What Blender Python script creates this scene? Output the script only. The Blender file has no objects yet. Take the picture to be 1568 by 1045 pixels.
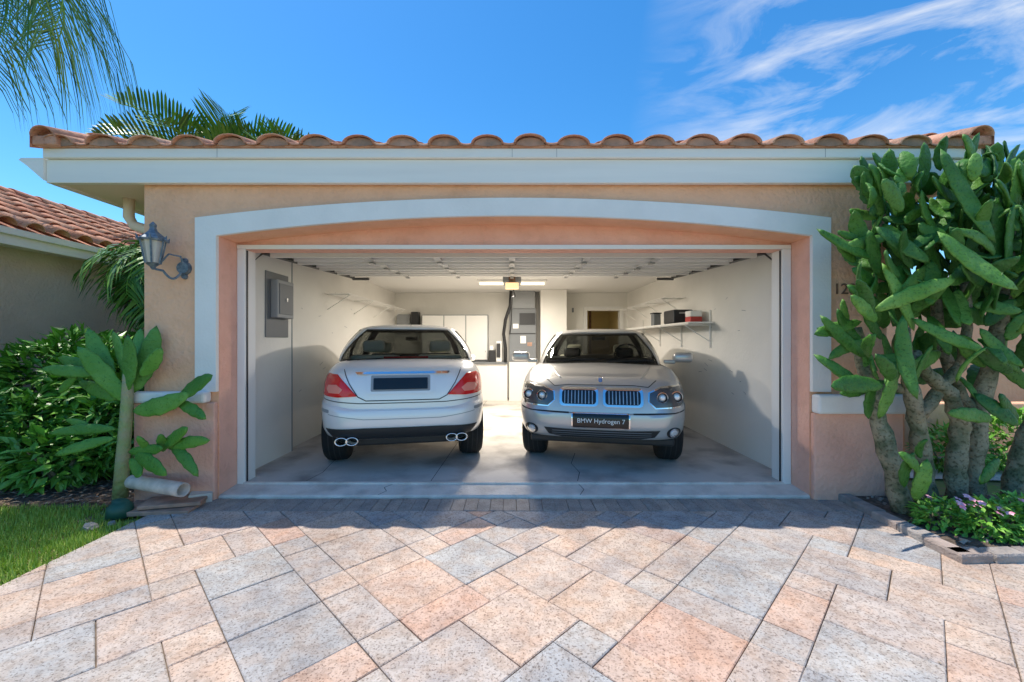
import bpy, bmesh, math, random
from mathutils import Vector, Matrix
from mathutils.bvhtree import BVHTree
random.seed(7)
scene = bpy.context.scene
H = 1.35

# ------------------------------------------------------------------ helpers
def link(o, parent=None):
    scene.collection.objects.link(o)
    if parent: o.parent = parent
    return o
def empty(name):
    e = bpy.data.objects.new(name, None); e.empty_display_size = .2
    return link(e)
def mesh_obj(name, verts, faces, mat=None, parent=None, smooth=False):
    me = bpy.data.meshes.new(name); me.from_pydata([tuple(v) for v in verts], [], faces); me.update()
    if mat:
        for m in (mat if isinstance(mat, list) else [mat]): me.materials.append(m)
    if smooth: me.polygons.foreach_set('use_smooth', [True]*len(me.polygons))
    return link(bpy.data.objects.new(name, me), parent)
def bm_obj(name, bm, mat=None, parent=None, smooth=False):
    me = bpy.data.meshes.new(name); bm.to_mesh(me); bm.free()
    if mat:
        for m in (mat if isinstance(mat, list) else [mat]): me.materials.append(m)
    if smooth: me.polygons.foreach_set('use_smooth', [True]*len(me.polygons))
    return link(bpy.data.objects.new(name, me), parent)
def box(name, x0, x1, y0, y1, z0, z1, mat, parent=None, bev=0.0):
    bm = bmesh.new()
    bmesh.ops.create_cube(bm, size=1, matrix=Matrix.Translation(((x0+x1)/2, (y0+y1)/2, (z0+z1)/2)) @ Matrix.Diagonal((x1-x0, y1-y0, z1-z0, 1)))
    if bev > 0:
        bmesh.ops.bevel(bm, geom=bm.edges[:], offset=bev, segments=3 if bev > .02 else 2, affect='EDGES', profile=.5)
    return bm_obj(name, bm, mat, parent, bev > .02)
def prism_xz(name, pts, y0, y1, mat, parent=None, bev=0):
    bm = bmesh.new()
    f = bm.faces.new([bm.verts.new((p[0], y0, p[1])) for p in pts])
    r = bmesh.ops.extrude_face_region(bm, geom=[f])
    for v in [e for e in r['geom'] if isinstance(e, bmesh.types.BMVert)]: v.co.y = y1
    bmesh.ops.recalc_face_normals(bm, faces=bm.faces[:])
    bmesh.ops.triangulate(bm, faces=[f for f in bm.faces if len(f.verts) > 4])
    return bm_obj(name, bm, mat, parent)
class Acc:
    def __init__(s): s.v = []; s.f = []; s.m = []
    def add(s, vs, fs, m=0):
        o = len(s.v); s.v += [tuple(v) for v in vs]
        for f in fs: s.f.append([i+o for i in f]); s.m.append(m)
    def obj(s, name, mats, parent=None, smooth=False):
        o = mesh_obj(name, s.v, s.f, mats if isinstance(mats, list) else [mats], parent, smooth)
        if any(s.m): o.data.polygons.foreach_set('material_index', s.m)
        return o
def tube(acc, pts, rad, n=8, m=0, cap=True):
    pts = [Vector(p) for p in pts]
    if not isinstance(rad, (list, tuple)): rad = [rad]*len(pts)
    vs = []; fs = []
    up = Vector((.13, .21, 1)).normalized()
    for i, p in enumerate(pts):
        d = (pts[min(i+1, len(pts)-1)]-pts[max(i-1, 0)]).normalized()
        a = d.cross(up)
        if a.length < .05: a = d.cross(Vector((1, 0, 0)))
        a.normalize(); b = d.cross(a).normalized()
        for k in range(n):
            t = 2*math.pi*k/n
            vs.append(p+(a*math.cos(t)+b*math.sin(t))*rad[i])
    for i in range(len(pts)-1):
        for k in range(n):
            fs.append([i*n+k, i*n+(k+1) % n, (i+1)*n+(k+1) % n, (i+1)*n+k])
    if cap:
        fs.append(list(range(n))[::-1]); fs.append([(len(pts)-1)*n+k for k in range(n)])
    acc.add(vs, fs, m)

# ------------------------------------------------------------------ materials
def mat(name, c, rough=.7, metal=0., c2=None, scale=4., bump=0., bscale=60., coat=0., island=None, spec=.5, thresh=(.35, .65), detail=6, rvar=0, stretch=None, speck=None, bdist=.02):
    m = bpy.data.materials.new(name); m.use_nodes = True
    nt = m.node_tree; b = nt.nodes['Principled BSDF']
    b.inputs['Roughness'].default_value = rough; b.inputs['Metallic'].default_value = metal
    b.inputs['Specular IOR Level'].default_value = spec
    b.inputs['Base Color'].default_value = (*c, 1)
    if coat: b.inputs['Coat Weight'].default_value = coat; b.inputs['Coat Roughness'].default_value = .03
    tc = nt.nodes.new('ShaderNodeTexCoord'); src = tc.outputs['Object']
    if stretch:
        mp = nt.nodes.new('ShaderNodeMapping'); mp.inputs['Scale'].default_value = stretch
        nt.links.new(src, mp.inputs['Vector']); src = mp.outputs[0]
    out = None
    if island:
        g = nt.nodes.new('ShaderNodeNewGeometry'); r = nt.nodes.new('ShaderNodeValToRGB')
        el = r.color_ramp.elements
        while len(el) < len(island): el.new(.5)
        for i, cc in enumerate(island):
            el[i].position = i/(len(island)-1); el[i].color = (*cc, 1)
        nt.links.new(g.outputs['Random Per Island'], r.inputs[0]); out = r.outputs[0]
    def layer(out, cc, sc, th, det, mode):
        n = nt.nodes.new('ShaderNodeTexNoise'); n.inputs['Scale'].default_value = sc; n.inputs['Detail'].default_value = det
        nt.links.new(src, n.inputs['Vector'])
        mr = nt.nodes.new('ShaderNodeMapRange'); mr.inputs[1].default_value = th[0]; mr.inputs[2].default_value = th[1]
        nt.links.new(n.outputs['Fac'], mr.inputs[0])
        mx = nt.nodes.new('ShaderNodeMix'); mx.data_type = 'RGBA'
        nt.links.new(mr.outputs[0], mx.inputs['Factor'])
        if out:
            mx.blend_type = mode; nt.links.new(out, mx.inputs['A'])
        else: mx.inputs['A'].default_value = (*c, 1)
        mx.inputs['B'].default_value = (*cc, 1); return mx.outputs['Result']
    if c2 is not None: out = layer(out, c2, scale, thresh, detail, 'MULTIPLY')
    if speck is not None:
        for (cc, sc, th) in speck: out = layer(out, cc, sc, th, 3, 'MULTIPLY')
    if out: nt.links.new(out, b.inputs['Base Color'])
    if bump:
        n = nt.nodes.new('ShaderNodeTexNoise'); n.inputs['Scale'].default_value = bscale; n.inputs['Detail'].default_value = 4
        nt.links.new(src, n.inputs['Vector'])
        bp = nt.nodes.new('ShaderNodeBump'); bp.inputs['Strength'].default_value = bump; bp.inputs['Distance'].default_value = bdist
        nt.links.new(n.outputs['Fac'], bp.inputs['Height']); nt.links.new(bp.outputs[0], b.inputs['Normal'])
    return m
def emit(name, c, s):
    m = bpy.data.materials.new(name); m.use_nodes = True; b = m.node_tree.nodes['Principled BSDF']
    b.inputs['Base Color'].default_value = (*c, 1); b.inputs['Emission Color'].default_value = (*c, 1); b.inputs['Emission Strength'].default_value = s
    return m
def glassmat(name, tint, refl=.12):
    m = bpy.data.materials.new(name); m.use_nodes = True; nt = m.node_tree
    for n in list(nt.nodes):
        if n.type != 'OUTPUT_MATERIAL': nt.nodes.remove(n)
    o = [n for n in nt.nodes if n.type == 'OUTPUT_MATERIAL'][0]
    t = nt.nodes.new('ShaderNodeBsdfTransparent'); t.inputs[0].default_value = (*tint, 1)
    g = nt.nodes.new('ShaderNodeBsdfGlossy'); g.inputs['Roughness'].default_value = .02
    fr = nt.nodes.new('ShaderNodeFresnel'); fr.inputs[0].default_value = 1.4
    ad = nt.nodes.new('ShaderNodeMath'); ad.operation = 'MULTIPLY_ADD'; ad.inputs[1].default_value = .6; ad.inputs[2].default_value = refl
    mx = nt.nodes.new('ShaderNodeMixShader')
    nt.links.new(fr.outputs[0], ad.inputs[0]); nt.links.new(ad.outputs[0], mx.inputs[0])
    nt.links.new(t.outputs[0], mx.inputs[1]); nt.links.new(g.outputs[0], mx.inputs[2]); nt.links.new(mx.outputs[0], o.inputs[0])
    return m

M = {}
M['stucco'] = mat('stucco_peach', (.96, .54, .335), .9, c2=(.90, .49, .30), scale=2.2, bump=.7, bscale=32, speck=[((.90, .88, .86), 7, (.5, .8))])
M['stucco_pink'] = mat('stucco_pink', (.94, .52, .385), .9, c2=(.86, .45, .33), scale=3, bump=.6, bscale=36, speck=[((.90, .88, .86), 8, (.5, .8))])
M['trim'] = mat('white_trim', (.88, .85, .81), .7, c2=(.82, .79, .75), scale=3, bump=.2, bscale=45)
M['fascia'] = mat('fascia_white', (.90, .86, .80), .55, c2=(.82, .78, .73), scale=2, thresh=(.4, .8), bump=.08, bscale=14, stretch=(.3, 1, 4))
M['soffit'] = mat('soffit_beige', (.86, .70, .56), .8)
M['tile'] = mat('roof_tile', (.42, .17, .09), .8, c2=(.74, .64, .56), scale=7, thresh=(.35, .75), bump=.5, bscale=30,
                island=[(.62, .25, .14), (.72, .35, .22), (.58, .24, .15), (.76, .43, .29), (.66, .30, .18)], speck=[((.55, .5, .45), 30, (.55, .75))])
M['intwall'] = mat('interior_wall', (.86, .83, .77), .85, c2=(.79, .76, .70), scale=1.6, thresh=(.45, .8), bump=.12, bscale=30)
M['ceil'] = mat('ceiling_paint', (.80, .78, .74), .9)
M['gfloor'] = mat('garage_concrete', (.60, .56, .51), .8, c2=(.27, .245, .22), scale=2.2, thresh=(.46, .72), bump=.12, bscale=25, detail=12, spec=.25)
M['apron'] = mat('apron_concrete', (.76, .70, .63), .85, c2=(.50, .45, .40), scale=5, thresh=(.4, .75), bump=.5, bscale=50, detail=10)
M['sand'] = mat('joint_sand', (.22, .17, .13), .95, c2=(.12, .095, .075), scale=20)
M['paver'] = mat('paver_blend', (.4, .4, .4), .88, c2=(.76, .77, .80), scale=5, thresh=(.38, .66), bump=.8, bscale=160, bdist=.006, detail=9,
                 island=[(.66, .50, .40), (.50, .495, .485), (.68, .54, .44), (.44, .445, .45), (.64, .53, .44), (.67, .46, .36), (.53, .52, .50), (.46, .465, .47), (.70, .54, .43), (.43, .44, .45), (.66, .52, .42), (.56, .49, .43), (.50, .50, .49)],
                 speck=[((.48, .45, .44), 95, (.54, .66)), ((1.0, .92, .86), 9, (.45, .6)), ((.82, .80, .78), 42, (.48, .6)), ((.74, .72, .70), 1.3, (.5, .8))])
M['paver_dk'] = mat('paver_grey', (.4, .4, .4), .85, c2=(.75, .75, .75), scale=9, bump=.4, bscale=110,
                 island=[(.40, .35, .31), (.48, .41, .35), (.35, .33, .31), (.45, .38, .33)], speck=[((.55, .52, .50), 95, (.54, .66))])
M['curb'] = mat('curb_brick', (.3, .3, .3), .9, c2=(.7, .7, .7), scale=12, bump=.6, bscale=60, island=[(.38, .33, .30), (.44, .40, .37), (.30, .29, .28), (.48, .38, .33)])
M['grass_ground'] = mat('grass_soil', (.15, .24, .04), .95, c2=(.20, .17, .08), scale=9, bump=.3, bscale=40)
M['blade'] = mat('grass_blade', (.1, .2, .03), .6, island=[(.22, .37, .03), (.34, .50, .06), (.42, .54, .11), (.26, .42, .04)])
M['soil'] = mat('mulch_soil', (.17, .13, .10), .95, c2=(.07, .05, .035), scale=25, bump=.8, bscale=60)
M['leaf'] = mat('shrub_leaf', (.05, .15, .02), .38, island=[(.04, .16, .02), (.09, .29, .03), (.17, .43, .05), (.07, .22, .03), (.25, .50, .08)])
M['leaf2'] = mat('bedding_leaf', (.07, .2, .03), .45, island=[(.09, .26, .03), (.17, .42, .05), (.27, .52, .08)])
M['frond'] = mat('palm_leaflet', (.06, .16, .03), .42, island=[(.035, .12, .025), (.08, .23, .04), (.14, .32, .05), (.22, .38, .07)])
M['bark'] = mat('palm_bark', (.30, .25, .2), .9, c2=(.17, .14, .11), scale=14, bump=.6, bscale=30)
M['cactus'] = mat('cactus_pad', (.09, .2, .06), .5, c2=(.55, .72, .52), scale=6, bump=1.0, bscale=26, spec=.35, bdist=.014,
                  island=[(.04, .14, .025), (.08, .22, .035), (.055, .18, .03), (.12, .28, .05), (.045, .15, .035), (.18, .36, .07), (.07, .21, .035)], speck=[((.45, .55, .38), 60, (.56, .68)), ((1, 1, .8), 3, (.5, .7))])
M['cactus_l'] = mat('cactus_pad_light', (.16, .30, .09), .5, c2=(.62, .78, .58), scale=6, bump=.9, bscale=30, bdist=.012, spec=.35,
                  island=[(.10, .28, .045), (.16, .36, .07), (.07, .22, .04)], speck=[((.48, .58, .40), 60, (.58, .70))])
M['cbark'] = mat('cactus_bark', (.36, .31, .20), .85, c2=(.13, .15, .08), scale=7, thresh=(.42, .6), bump=1, bscale=30, speck=[((.5, .48, .42), 45, (.52, .65))])
M['petal'] = mat('pink_petal', (.85, .4, .5), .6, island=[(.85, .35, .48), (.9, .6, .66), (.8, .25, .4)])
M['nwall'] = mat('neighbour_stucco', (.82, .66, .54), .9, c2=(.72, .58, .47), scale=2, bump=.7, bscale=30)
M['metal'] = mat('galvanised', (.55, .55, .54), .4, .8, c2=(.4, .4, .41), scale=10)
M['dark'] = mat('dark_plastic', (.02, .02, .022), .5)
M['darkmetal'] = mat('dark_metal', (.10, .10, .10), .5, .5)
M['greypanel'] = mat('grey_enamel', (.18, .19, .20), .5)
M['greybox'] = mat('light_grey_enamel', (.32, .33, .34), .45)
M['white'] = mat('white_paint', (.86, .84, .80), .5)
M['doorpanel'] = mat('garage_door_panel', (.66, .65, .61), .5, c2=(.54, .53, .50), scale=3)
M['wood'] = mat('brown_wood', (.25, .14, .08), .7, c2=(.15, .08, .05), scale=12)
M['slab'] = mat('terracotta_slab', (.54, .31, .22), .85, c2=(.3, .2, .15), scale=8, bump=.3)
M['pvc'] = mat('pale_pipe', (.72, .63, .56), .5, c2=(.5, .45, .4), scale=12)
M['green_box'] = mat('green_plastic', (.02, .10, .07), .5)
M['hall'] = mat('hall_yellow', (.85, .66, .3), .8)
M['red'] = mat('red_box', (.55, .05, .04), .5)
M['lantern'] = mat('lantern_metal', (.09, .14, .19), .55, .3, c2=(.22, .26, .30), scale=40)
M['lglass'] = mat('lantern_glass', (.60, .56, .50), .15, spec=.6)
M['paintL'] = mat('car_paint_white_silver', (.88, .855, .82), .30, .15, coat=.6)
M['paintR'] = mat('car_paint_silver', (.56, .545, .52), .30, .45, coat=.7)
M['chrome'] = mat('chrome', (.85, .84, .83), .10, 1.)
M['black'] = mat('gloss_black', (.012, .012, .013), .2)
M['housing'] = mat('lamp_housing', (.12, .12, .12), .25, .5, coat=.5)
M['trimblack'] = mat('black_trim', (.02, .02, .02), .55)
M['tyre'] = mat('tyre_rubber', (.014, .014, .014), .85, bump=.3, bscale=60)
M['alloy'] = mat('alloy_rim', (.6, .6, .62), .3, .9)
M['redlens'] = mat('red_lens', (.80, .010, .012), .2, coat=.3)
M['pinklens'] = mat('reverse_lens', (.95, .30, .22), .2, coat=.3)
M['lamp'] = mat('headlamp_lens', (.85, .85, .85), .1, .3, coat=1.)
M['cream'] = mat('cream_leather', (.95, .88, .68), .6)
M['gap'] = mat('panel_gap', (.03, .03, .03), .7)
M['glassd'] = glassmat('car_glass', (.46, .48, .46), .0)

# ------------------------------------------------------------------ world and sun
sd = Vector((.95, -.42, -2.95)).normalized()
el = math.asin(-sd.z); az = math.atan2(-sd.x, -sd.y)
w = bpy.data.worlds.new('World'); scene.world = w; w.use_nodes = True; nt = w.node_tree
bg = nt.nodes['Background']; bg.inputs[1].default_value = .15
sky = nt.nodes.new('ShaderNodeTexSky'); sky.sky_type = 'NISHITA'; sky.sun_disc = False
sky.sun_elevation = el; sky.sun_rotation = az; sky.air_density = 1.0; sky.dust_density = .35; sky.ozone_density = 1.8
hs = nt.nodes.new('ShaderNodeHueSaturation'); hs.inputs['Saturation'].default_value = 1.36; hs.inputs['Value'].default_value = 1.55
nt.links.new(sky.outputs[0], hs.inputs['Color'])
tn = nt.nodes.new('ShaderNodeMix'); tn.data_type = 'RGBA'; tn.blend_type = 'MULTIPLY'; tn.inputs['Factor'].default_value = 1; tn.inputs['B'].default_value = (.72, .92, .94, 1)
nt.links.new(hs.outputs[0], tn.inputs['A'])
tc = nt.nodes.new('ShaderNodeTexCoord')
mp = nt.nodes.new('ShaderNodeMapping'); mp.inputs['Rotation'].default_value = (0, math.radians(-14), 0); mp.inputs['Scale'].default_value = (1.6, 2., 6.)
nt.links.new(tc.outputs['Generated'], mp.inputs['Vector'])
n1 = nt.nodes.new('ShaderNodeTexNoise'); n1.inputs['Scale'].default_value = 2.3; n1.inputs['Detail'].default_value = 9; n1.inputs['Roughness'].default_value = .6; n1.inputs['Distortion'].default_value = .6
nt.links.new(mp.outputs[0], n1.inputs['Vector'])
r1 = nt.nodes.new('ShaderNodeMapRange'); r1.inputs[1].default_value = .46; r1.inputs[2].default_value = .80
nt.links.new(n1.outputs['Fac'], r1.inputs[0])
sx = nt.nodes.new('ShaderNodeSeparateXYZ'); nt.links.new(tc.outputs['Generated'], sx.inputs[0])
r2 = nt.nodes.new('ShaderNodeMapRange'); r2.inputs[1].default_value = .24; r2.inputs[2].default_value = .52
nt.links.new(sx.outputs['X'], r2.inputs[0])
mu = nt.nodes.new('ShaderNodeMath'); mu.operation = 'MULTIPLY'; nt.links.new(r1.outputs[0], mu.inputs[0]); nt.links.new(r2.outputs[0], mu.inputs[1])
mx = nt.nodes.new('ShaderNodeMix'); mx.data_type = 'RGBA'; mx.inputs['B'].default_value = (6.8, 6.9, 7.0, 1)
nt.links.new(mu.outputs[0], mx.inputs['Factor']); nt.links.new(tn.outputs['Result'], mx.inputs['A']); nt.links.new(mx.outputs['Result'], bg.inputs[0])
sun = bpy.data.lights.new('sun', 'SUN'); sun.energy = 4.9; sun.angle = math.radians(.5); sun.color = (1, .92, .81)
so = link(bpy.data.objects.new('sun', sun)); so.rotation_euler = sd.to_track_quat('-Z', 'Y').to_euler()
scene.view_settings.view_transform = 'Standard'; scene.view_settings.look = 'None'; scene.view_settings.exposure = 0

cam = bpy.data.cameras.new('camera'); cam.sensor_width = 36; cam.lens = 36*640/1568; cam.clip_end = 2000; cam.clip_start = .05
co = link(bpy.data.objects.new('camera', cam)); co.location = (0, 0, H); co.rotation_euler = (math.radians(90), 0, 0); scene.camera = co

# ------------------------------------------------------------------ ground
def sheet(name, pts, z, m, parent=None):
    return mesh_obj(name, [(x, y, z) for x, y in pts], [list(range(len(pts)))], m, parent)
sheet('ground', [(-300, -300), (300, -300), (300, 300), (-300, 300)], -.03, M['grass_ground'])
sheet('lawn', [(-9, -6), (-2.8, -6), (-2.8, 3.25), (-3.05, 3.36), (-9, 3.5)], -.02, M['grass_ground'])
acc = Acc()
for i in range(46000):
    x = random.uniform(-5.6, -2.80); y = random.uniform(1.6, 3.42)
    if x > -3.3 and y > 3.1 and random.random() < .8: continue
    a = random.uniform(0, 6.28); h = random.uniform(.02, .055); ww = .0035; lean = random.uniform(0, .03)
    if x > -2.86: x += random.uniform(-.03, .05)
    dx, dy = math.cos(a), math.sin(a)
    acc.add([(x-dx*ww, y-dy*ww, -.02), (x+dx*ww, y+dy*ww, -.02), (x+dy*lean, y-dx*lean, -.015+h)], [[0, 1, 2]])
acc.obj('grass', M['blade'])
sheet('mulch_bed', [(-6.3, 3.42), (-3.05, 3.36), (-2.9, 3.6), (-3.1, 12), (-6.3, 12)], -.01, M['soil'])

# driveway
drive = empty('paver_driveway')
mesh_obj('joint_sand', [(-2.8, -5, 0), (9, -5, 0), (9, 3.57, 0), (-2.8, 3.57, 0)], [[0, 1, 2, 3]], M['sand'], drive)
u = .206
def paver_mesh(rects, name, m, clip=None):
    bm = bmesh.new()
    for (cs) in rects:
        c = sum((Vector(p) for p in cs), Vector((0, 0)))/4
        zt = .012+random.uniform(-.0018, .0018)
        lo = []; hi = []; mid = []
        jit = Vector((random.uniform(-.0015, .0015), random.uniform(-.0015, .0015)))
        for p in cs:
            d = (Vector(p)-c)
            q = c+jit+d.normalized()*(d.length-.0032); q2 = c+jit+d.normalized()*(d.length-.0095)
            lo.append(bm.verts.new((q.x, q.y, .001))); hi.append(bm.verts.new((q2.x, q2.y, zt+random.uniform(-.0008, .0008)))); mid.append(bm.verts.new((q.x, q.y, zt-.004)))
        bm.faces.new(hi)
        for i in range(4):
            j = (i+1) % 4
            bm.faces.new([mid[i], mid[j], hi[j], hi[i]]); bm.faces.new([lo[i], lo[j], mid[j], mid[i]])
    if clip:
        for co_, no in clip:
            bmesh.ops.bisect_plane(bm, geom=bm.verts[:]+bm.edges[:]+bm.faces[:], plane_co=co_, plane_no=no, clear_outer=True)
    return bm_obj(name, bm, m, drive)
r2_ = 1/math.sqrt(2)
rects = []
def rot(a, b): return ((a-b)*r2_, (a+b)*r2_)
ox, oy = .767, 2.30
G = 66; off = 33; occ = [[0]*G for _ in range(G)]; pieces = []
for i in range(0, G):
    for j in range(0, G):
        if i % 3 == 0 and j % 3 == 0: occ[i][j] = 1; pieces.append((i, j, 1, 1))
def free(i, j, a, b):
    return i+a <= G and j+b <= G and all(not occ[i+p][j+q] for p in range(a) for q in range(b))
for i in range(0, G, 3):
    for j in range(0, G, 3):
        s = (i//3*7+j//3*5) % 4
        p_, q_ = ((1, 1), (1, 0), (0, 1), (1, 1))[s]
        if free(i+p_, j+q_, 2, 2):
            for p in range(2):
                for q in range(2): occ[i+p_+p][j+q_+q] = 1
            pieces.append((i+p_, j+q_, 2, 2))
for d in range(2*G):
    for i in range(max(0, d-G+1), min(G, d+1)):
        j = d-i
        if occ[i][j]: continue
        opts = [(2, 2)]*6+[(1, 2)]*2+[(2, 1)]*2
        random.shuffle(opts)
        for (a, b) in opts+[(1, 2), (2, 1), (1, 1)]:
            if free(i, j, a, b):
                for p in range(a):
                    for q in range(b): occ[i+p][j+q] = 1
                pieces.append((i, j, a, b)); break
for (i, j, a, b) in pieces:
    A = (i-off-.5)*u; B = (j-off-.5)*u
    cs = [rot(A, B), rot(A+a*u, B), rot(A+a*u, B+b*u), rot(A, B+b*u)]
    cs = [(p[0]+ox, p[1]+oy) for p in cs]
    cx = sum(p[0] for p in cs)/4; cy = sum(p[1] for p in cs)/4
    if -3.2 < cx < 8 and -4 < cy < 3.6: rects.append(cs)
paver_mesh(rects, 'field_pavers', M['paver'], [((0, 3.285, 0), (0, 1, 0)), ((-2.8, 0, 0), (-1, 0, 0))])
rects = []
x = -2.80
while x < 2.78:
    rects.append([(x, 3.29), (x+.105, 3.29), (x+.105, 3.555), (x, 3.555)]); x += .105
paver_mesh(rects, 'border_pavers', M['paver_dk'])

# ------------------------------------------------------------------ garage house
gh = empty('garage_house')
Y1, Y2 = 3.57, 3.82
def arc(x0, x1, zs, zc, n=40):
    hw = (x1-x0)/2; s = zc-zs; R = (hw*hw+s*s)/(2*s); cx = (x0+x1)/2; cz = zc-R
    return [(x0+(x1-x0)*i/n, cz+math.sqrt(R*R-(x0+(x1-x0)*i/n-cx)**2)) for i in range(n+1)]
OL, OR = -2.505, 2.543
inner = arc(OL, OR, 2.243, 2.412)
vs = []; fs = []
for (x, z) in inner: vs += [(x, Y1, z), (x, Y1, 2.84), (x, Y2, z), (x, Y2, 2.84)]
for i in range(len(inner)-1):
    a = i*4; b = a+4
    fs += [[a, b, b+1, a+1], [a+2, a+3, b+3, b+2], [a, a+2, b+2, b]]
mesh_obj('front_wall_header', vs, fs, M['stucco'], gh)
box('front_wall_left', -3.14, OL, Y1, Y2, -.02, 2.84, M['stucco'], gh)
box('front_wall_right', OR, 3.20, Y1, Y2, -.02, 2.84, M['stucco'], gh)
box('door_header', -2.442, 2.472, Y2+.002, 3.97, 2.186, 2.84, M['stucco_pink'], gh)
box('door_jamb_left', -3.12, -2.442, Y2+.002, 3.97, -.02, 2.84, M['stucco_pink'], gh)
box('door_jamb_right', 2.472, 3.18, Y2+.002, 3.97, -.02, 2.84, M['stucco_pink'], gh)
box('jamb_liner_left', -2.4415, -2.436, Y2+.004, 3.969, .06, 2.186, M['white'], gh)
box('jamb_liner_right', 2.466, 2.4715, Y2+.004, 3.969, .06, 2.186, M['white'], gh)
box('jamb_paint_left', OL-.0, OL+.003, Y1+.004, Y2, .0, 2.24, M['stucco_pink'], gh)
box('jamb_paint_right', OR-.003, OR, Y1+.004, Y2, .0, 2.24, M['stucco_pink'], gh)
box('door_frame_left', -2.505+.006, -2.43, Y2-.022, Y2, .05, 2.186, M['white'], gh, .004)
box('door_frame_right', 2.46, 2.543-.006, Y2-.022, Y2, .05, 2.186, M['white'], gh, .004)
box('door_frame_head', -2.50, 2.537, Y2-.024, Y2+.0, 2.187, 2.225, M['white'], gh, .004)
box('weather_strip_l', -2.4355, -2.430, Y2+.012, Y2+.03, .06, 2.18, M['dark'], gh)
box('weather_strip_r', 2.460, 2.4655, Y2+.012, Y2+.03, .06, 2.18, M['dark'], gh)
to = arc(-2.683, 2.70, 2.395, 2.562); ti = arc(OL, OR, 2.243, 2.412)
vs = []; fs = []
for a, b in zip(ti, to): vs += [(a[0], Y1-.035, a[1]), (b[0], Y1-.035, b[1]), (a[0], Y1, a[1]), (b[0], Y1, b[1])]
for i in range(len(ti)-1):
    a = i*4; b = a+4; fs += [[a, b, b+1, a+1], [a, a+2, b+2, b], [a+1, b+1, b+3, a+3]]
mesh_obj('arch_trim', vs, fs, M['trim'], gh)
for nm, xa, xb in (('l', -2.683, OL), ('r', OR, 2.70)):
    xi, xo = (xb, xa) if nm == 'l' else (xa, xb)
    prism_xz('trim_leg_'+nm, [(xi, .92), (xo, .92), (xo, 2.395), (xi, 2.243)], Y1-.035, Y1, M['trim'], gh)
box('wainscot_left', -3.19, -2.508, Y1-.05, Y1, -.02, .83, M['stucco_pink'], gh, .012)
box('sill_left', -3.24, -2.56, Y1-.10, Y1-.001, .83, .925, M['trim'], gh, .02)
box('wainscot_right', 2.546, 3.3, Y1-.05, Y1, -.02, .74, M['stucco_pink'], gh, .012)
box('sill_right', 2.55, 3.32, Y1-.10, Y1-.001, .74, .90, M['trim'], gh, .02)
box('side_wall_left', -3.14, -2.96, 3.97, 9.8, -.02, 2.84, M['stucco'], gh)
box('side_wall_right', 3.02, 3.20, 3.97, 9.8, -.02, 2.84, M['stucco'], gh)
box('inner_wall_left_near', -2.96, -2.58, 3.97, 4.90, 0, 2.44, M['intwall'], gh, .004)
box('near_wall_shadow_line', -2.584, -2.574, 4.89, 4.906, .06, 2.43, M['greybox'], gh)  # thin grey strip: shadow line at the wall step, put in as colour
box('inner_wall_left', -2.96, -2.66, 4.901, 9.6, 0, 2.44, M['intwall'], gh)
box('inner_wall_right', 2.62, 3.02, 3.97, 9.6, 0, 2.44, M['intwall'], gh)
box('back_wall_inner', -2.66, 1.70, 9.49, 9.62, 0, 2.44, M['intwall'], gh)
box('back_wall_side', 2.44, 2.62, 9.49, 9.62, 0, 2.44, M['intwall'], gh)
box('back_wall_head', 1.70, 2.44, 9.49, 9.62, 2.04, 2.44, M['intwall'], gh)
box('hall_wall', 1.4, 2.9, 11.2, 11.3, 0, 2.5, M['hall'], gh)
box('hall_side', 2.6, 2.7, 9.62, 11.2, 0, 2.5, M['hall'], gh)
box('hall_ceiling', 1.4, 2.9, 9.62, 11.3, 2.44, 2.5, M['intwall'], gh)
box('hall_side_l', 1.4, 1.5, 9.62, 11.2, 0, 2.5, M['intwall'], gh)
box('hall_door_post', 1.96, 2.01, 10.6, 10.66, 0, 2.44, M['wood'], gh)
box('rear_wall', -3.14, 3.20, 11.4, 11.6, -.02, 2.84, M['stucco'], gh)
for n_, a, b, c, d in (('hl', 1.62, 1.705, 0, 2.04), ('hr', 2.435, 2.52, 0, 2.04), ('ht', 1.62, 2.52, 2.041, 2.13)):
    box('hall_door_frame_'+n_, a, b, 9.45, 9.489, c, d, M['white'], gh, .004)
box('wall_switch', 1.38, 1.44, 9.47, 9.489, 1.25, 1.35, M['greybox'], gh); box('thermostat', 1.36, 1.40, 9.47, 9.489, 2.0, 2.1, M['greypanel'], gh)
box('ceiling', -2.96, 3.02, 3.97, 9.62, 2.441, 2.5, M['ceil'], gh)
box('chase_column', .61, 1.16, 8.85, 9.489, 0, 2.44, M['intwall'], gh, .005)
box('garage_floor', -3.0, 3.05, Y2-.02, 11.3, -.02, .06, M['gfloor'], gh)
mesh_obj('concrete_apron', [(-2.50, 3.56, -.01), (2.54, 3.56, -.01), (2.54, 3.56, .022), (-2.50, 3.56, .022), (-2.50, 3.575, .034), (2.54, 3.575, .034), (-2.50, 3.805, .052), (2.54, 3.805, .052), (-2.50, 3.806, .0), (2.54, 3.806, .0)],
         [[0, 1, 2, 3], [3, 2, 5, 4], [4, 5, 7, 6], [6, 7, 9, 8]], M['apron'], gh)
box('floor_lip', -2.44, 2.47, 3.79, 3.83, .0, .066, M['apron'], gh, .004)
box('lip_shadow_joint', -2.44, 2.47, 3.832, 3.842, .055, .0612, M['gap'], gh)
acc = Acc()
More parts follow.
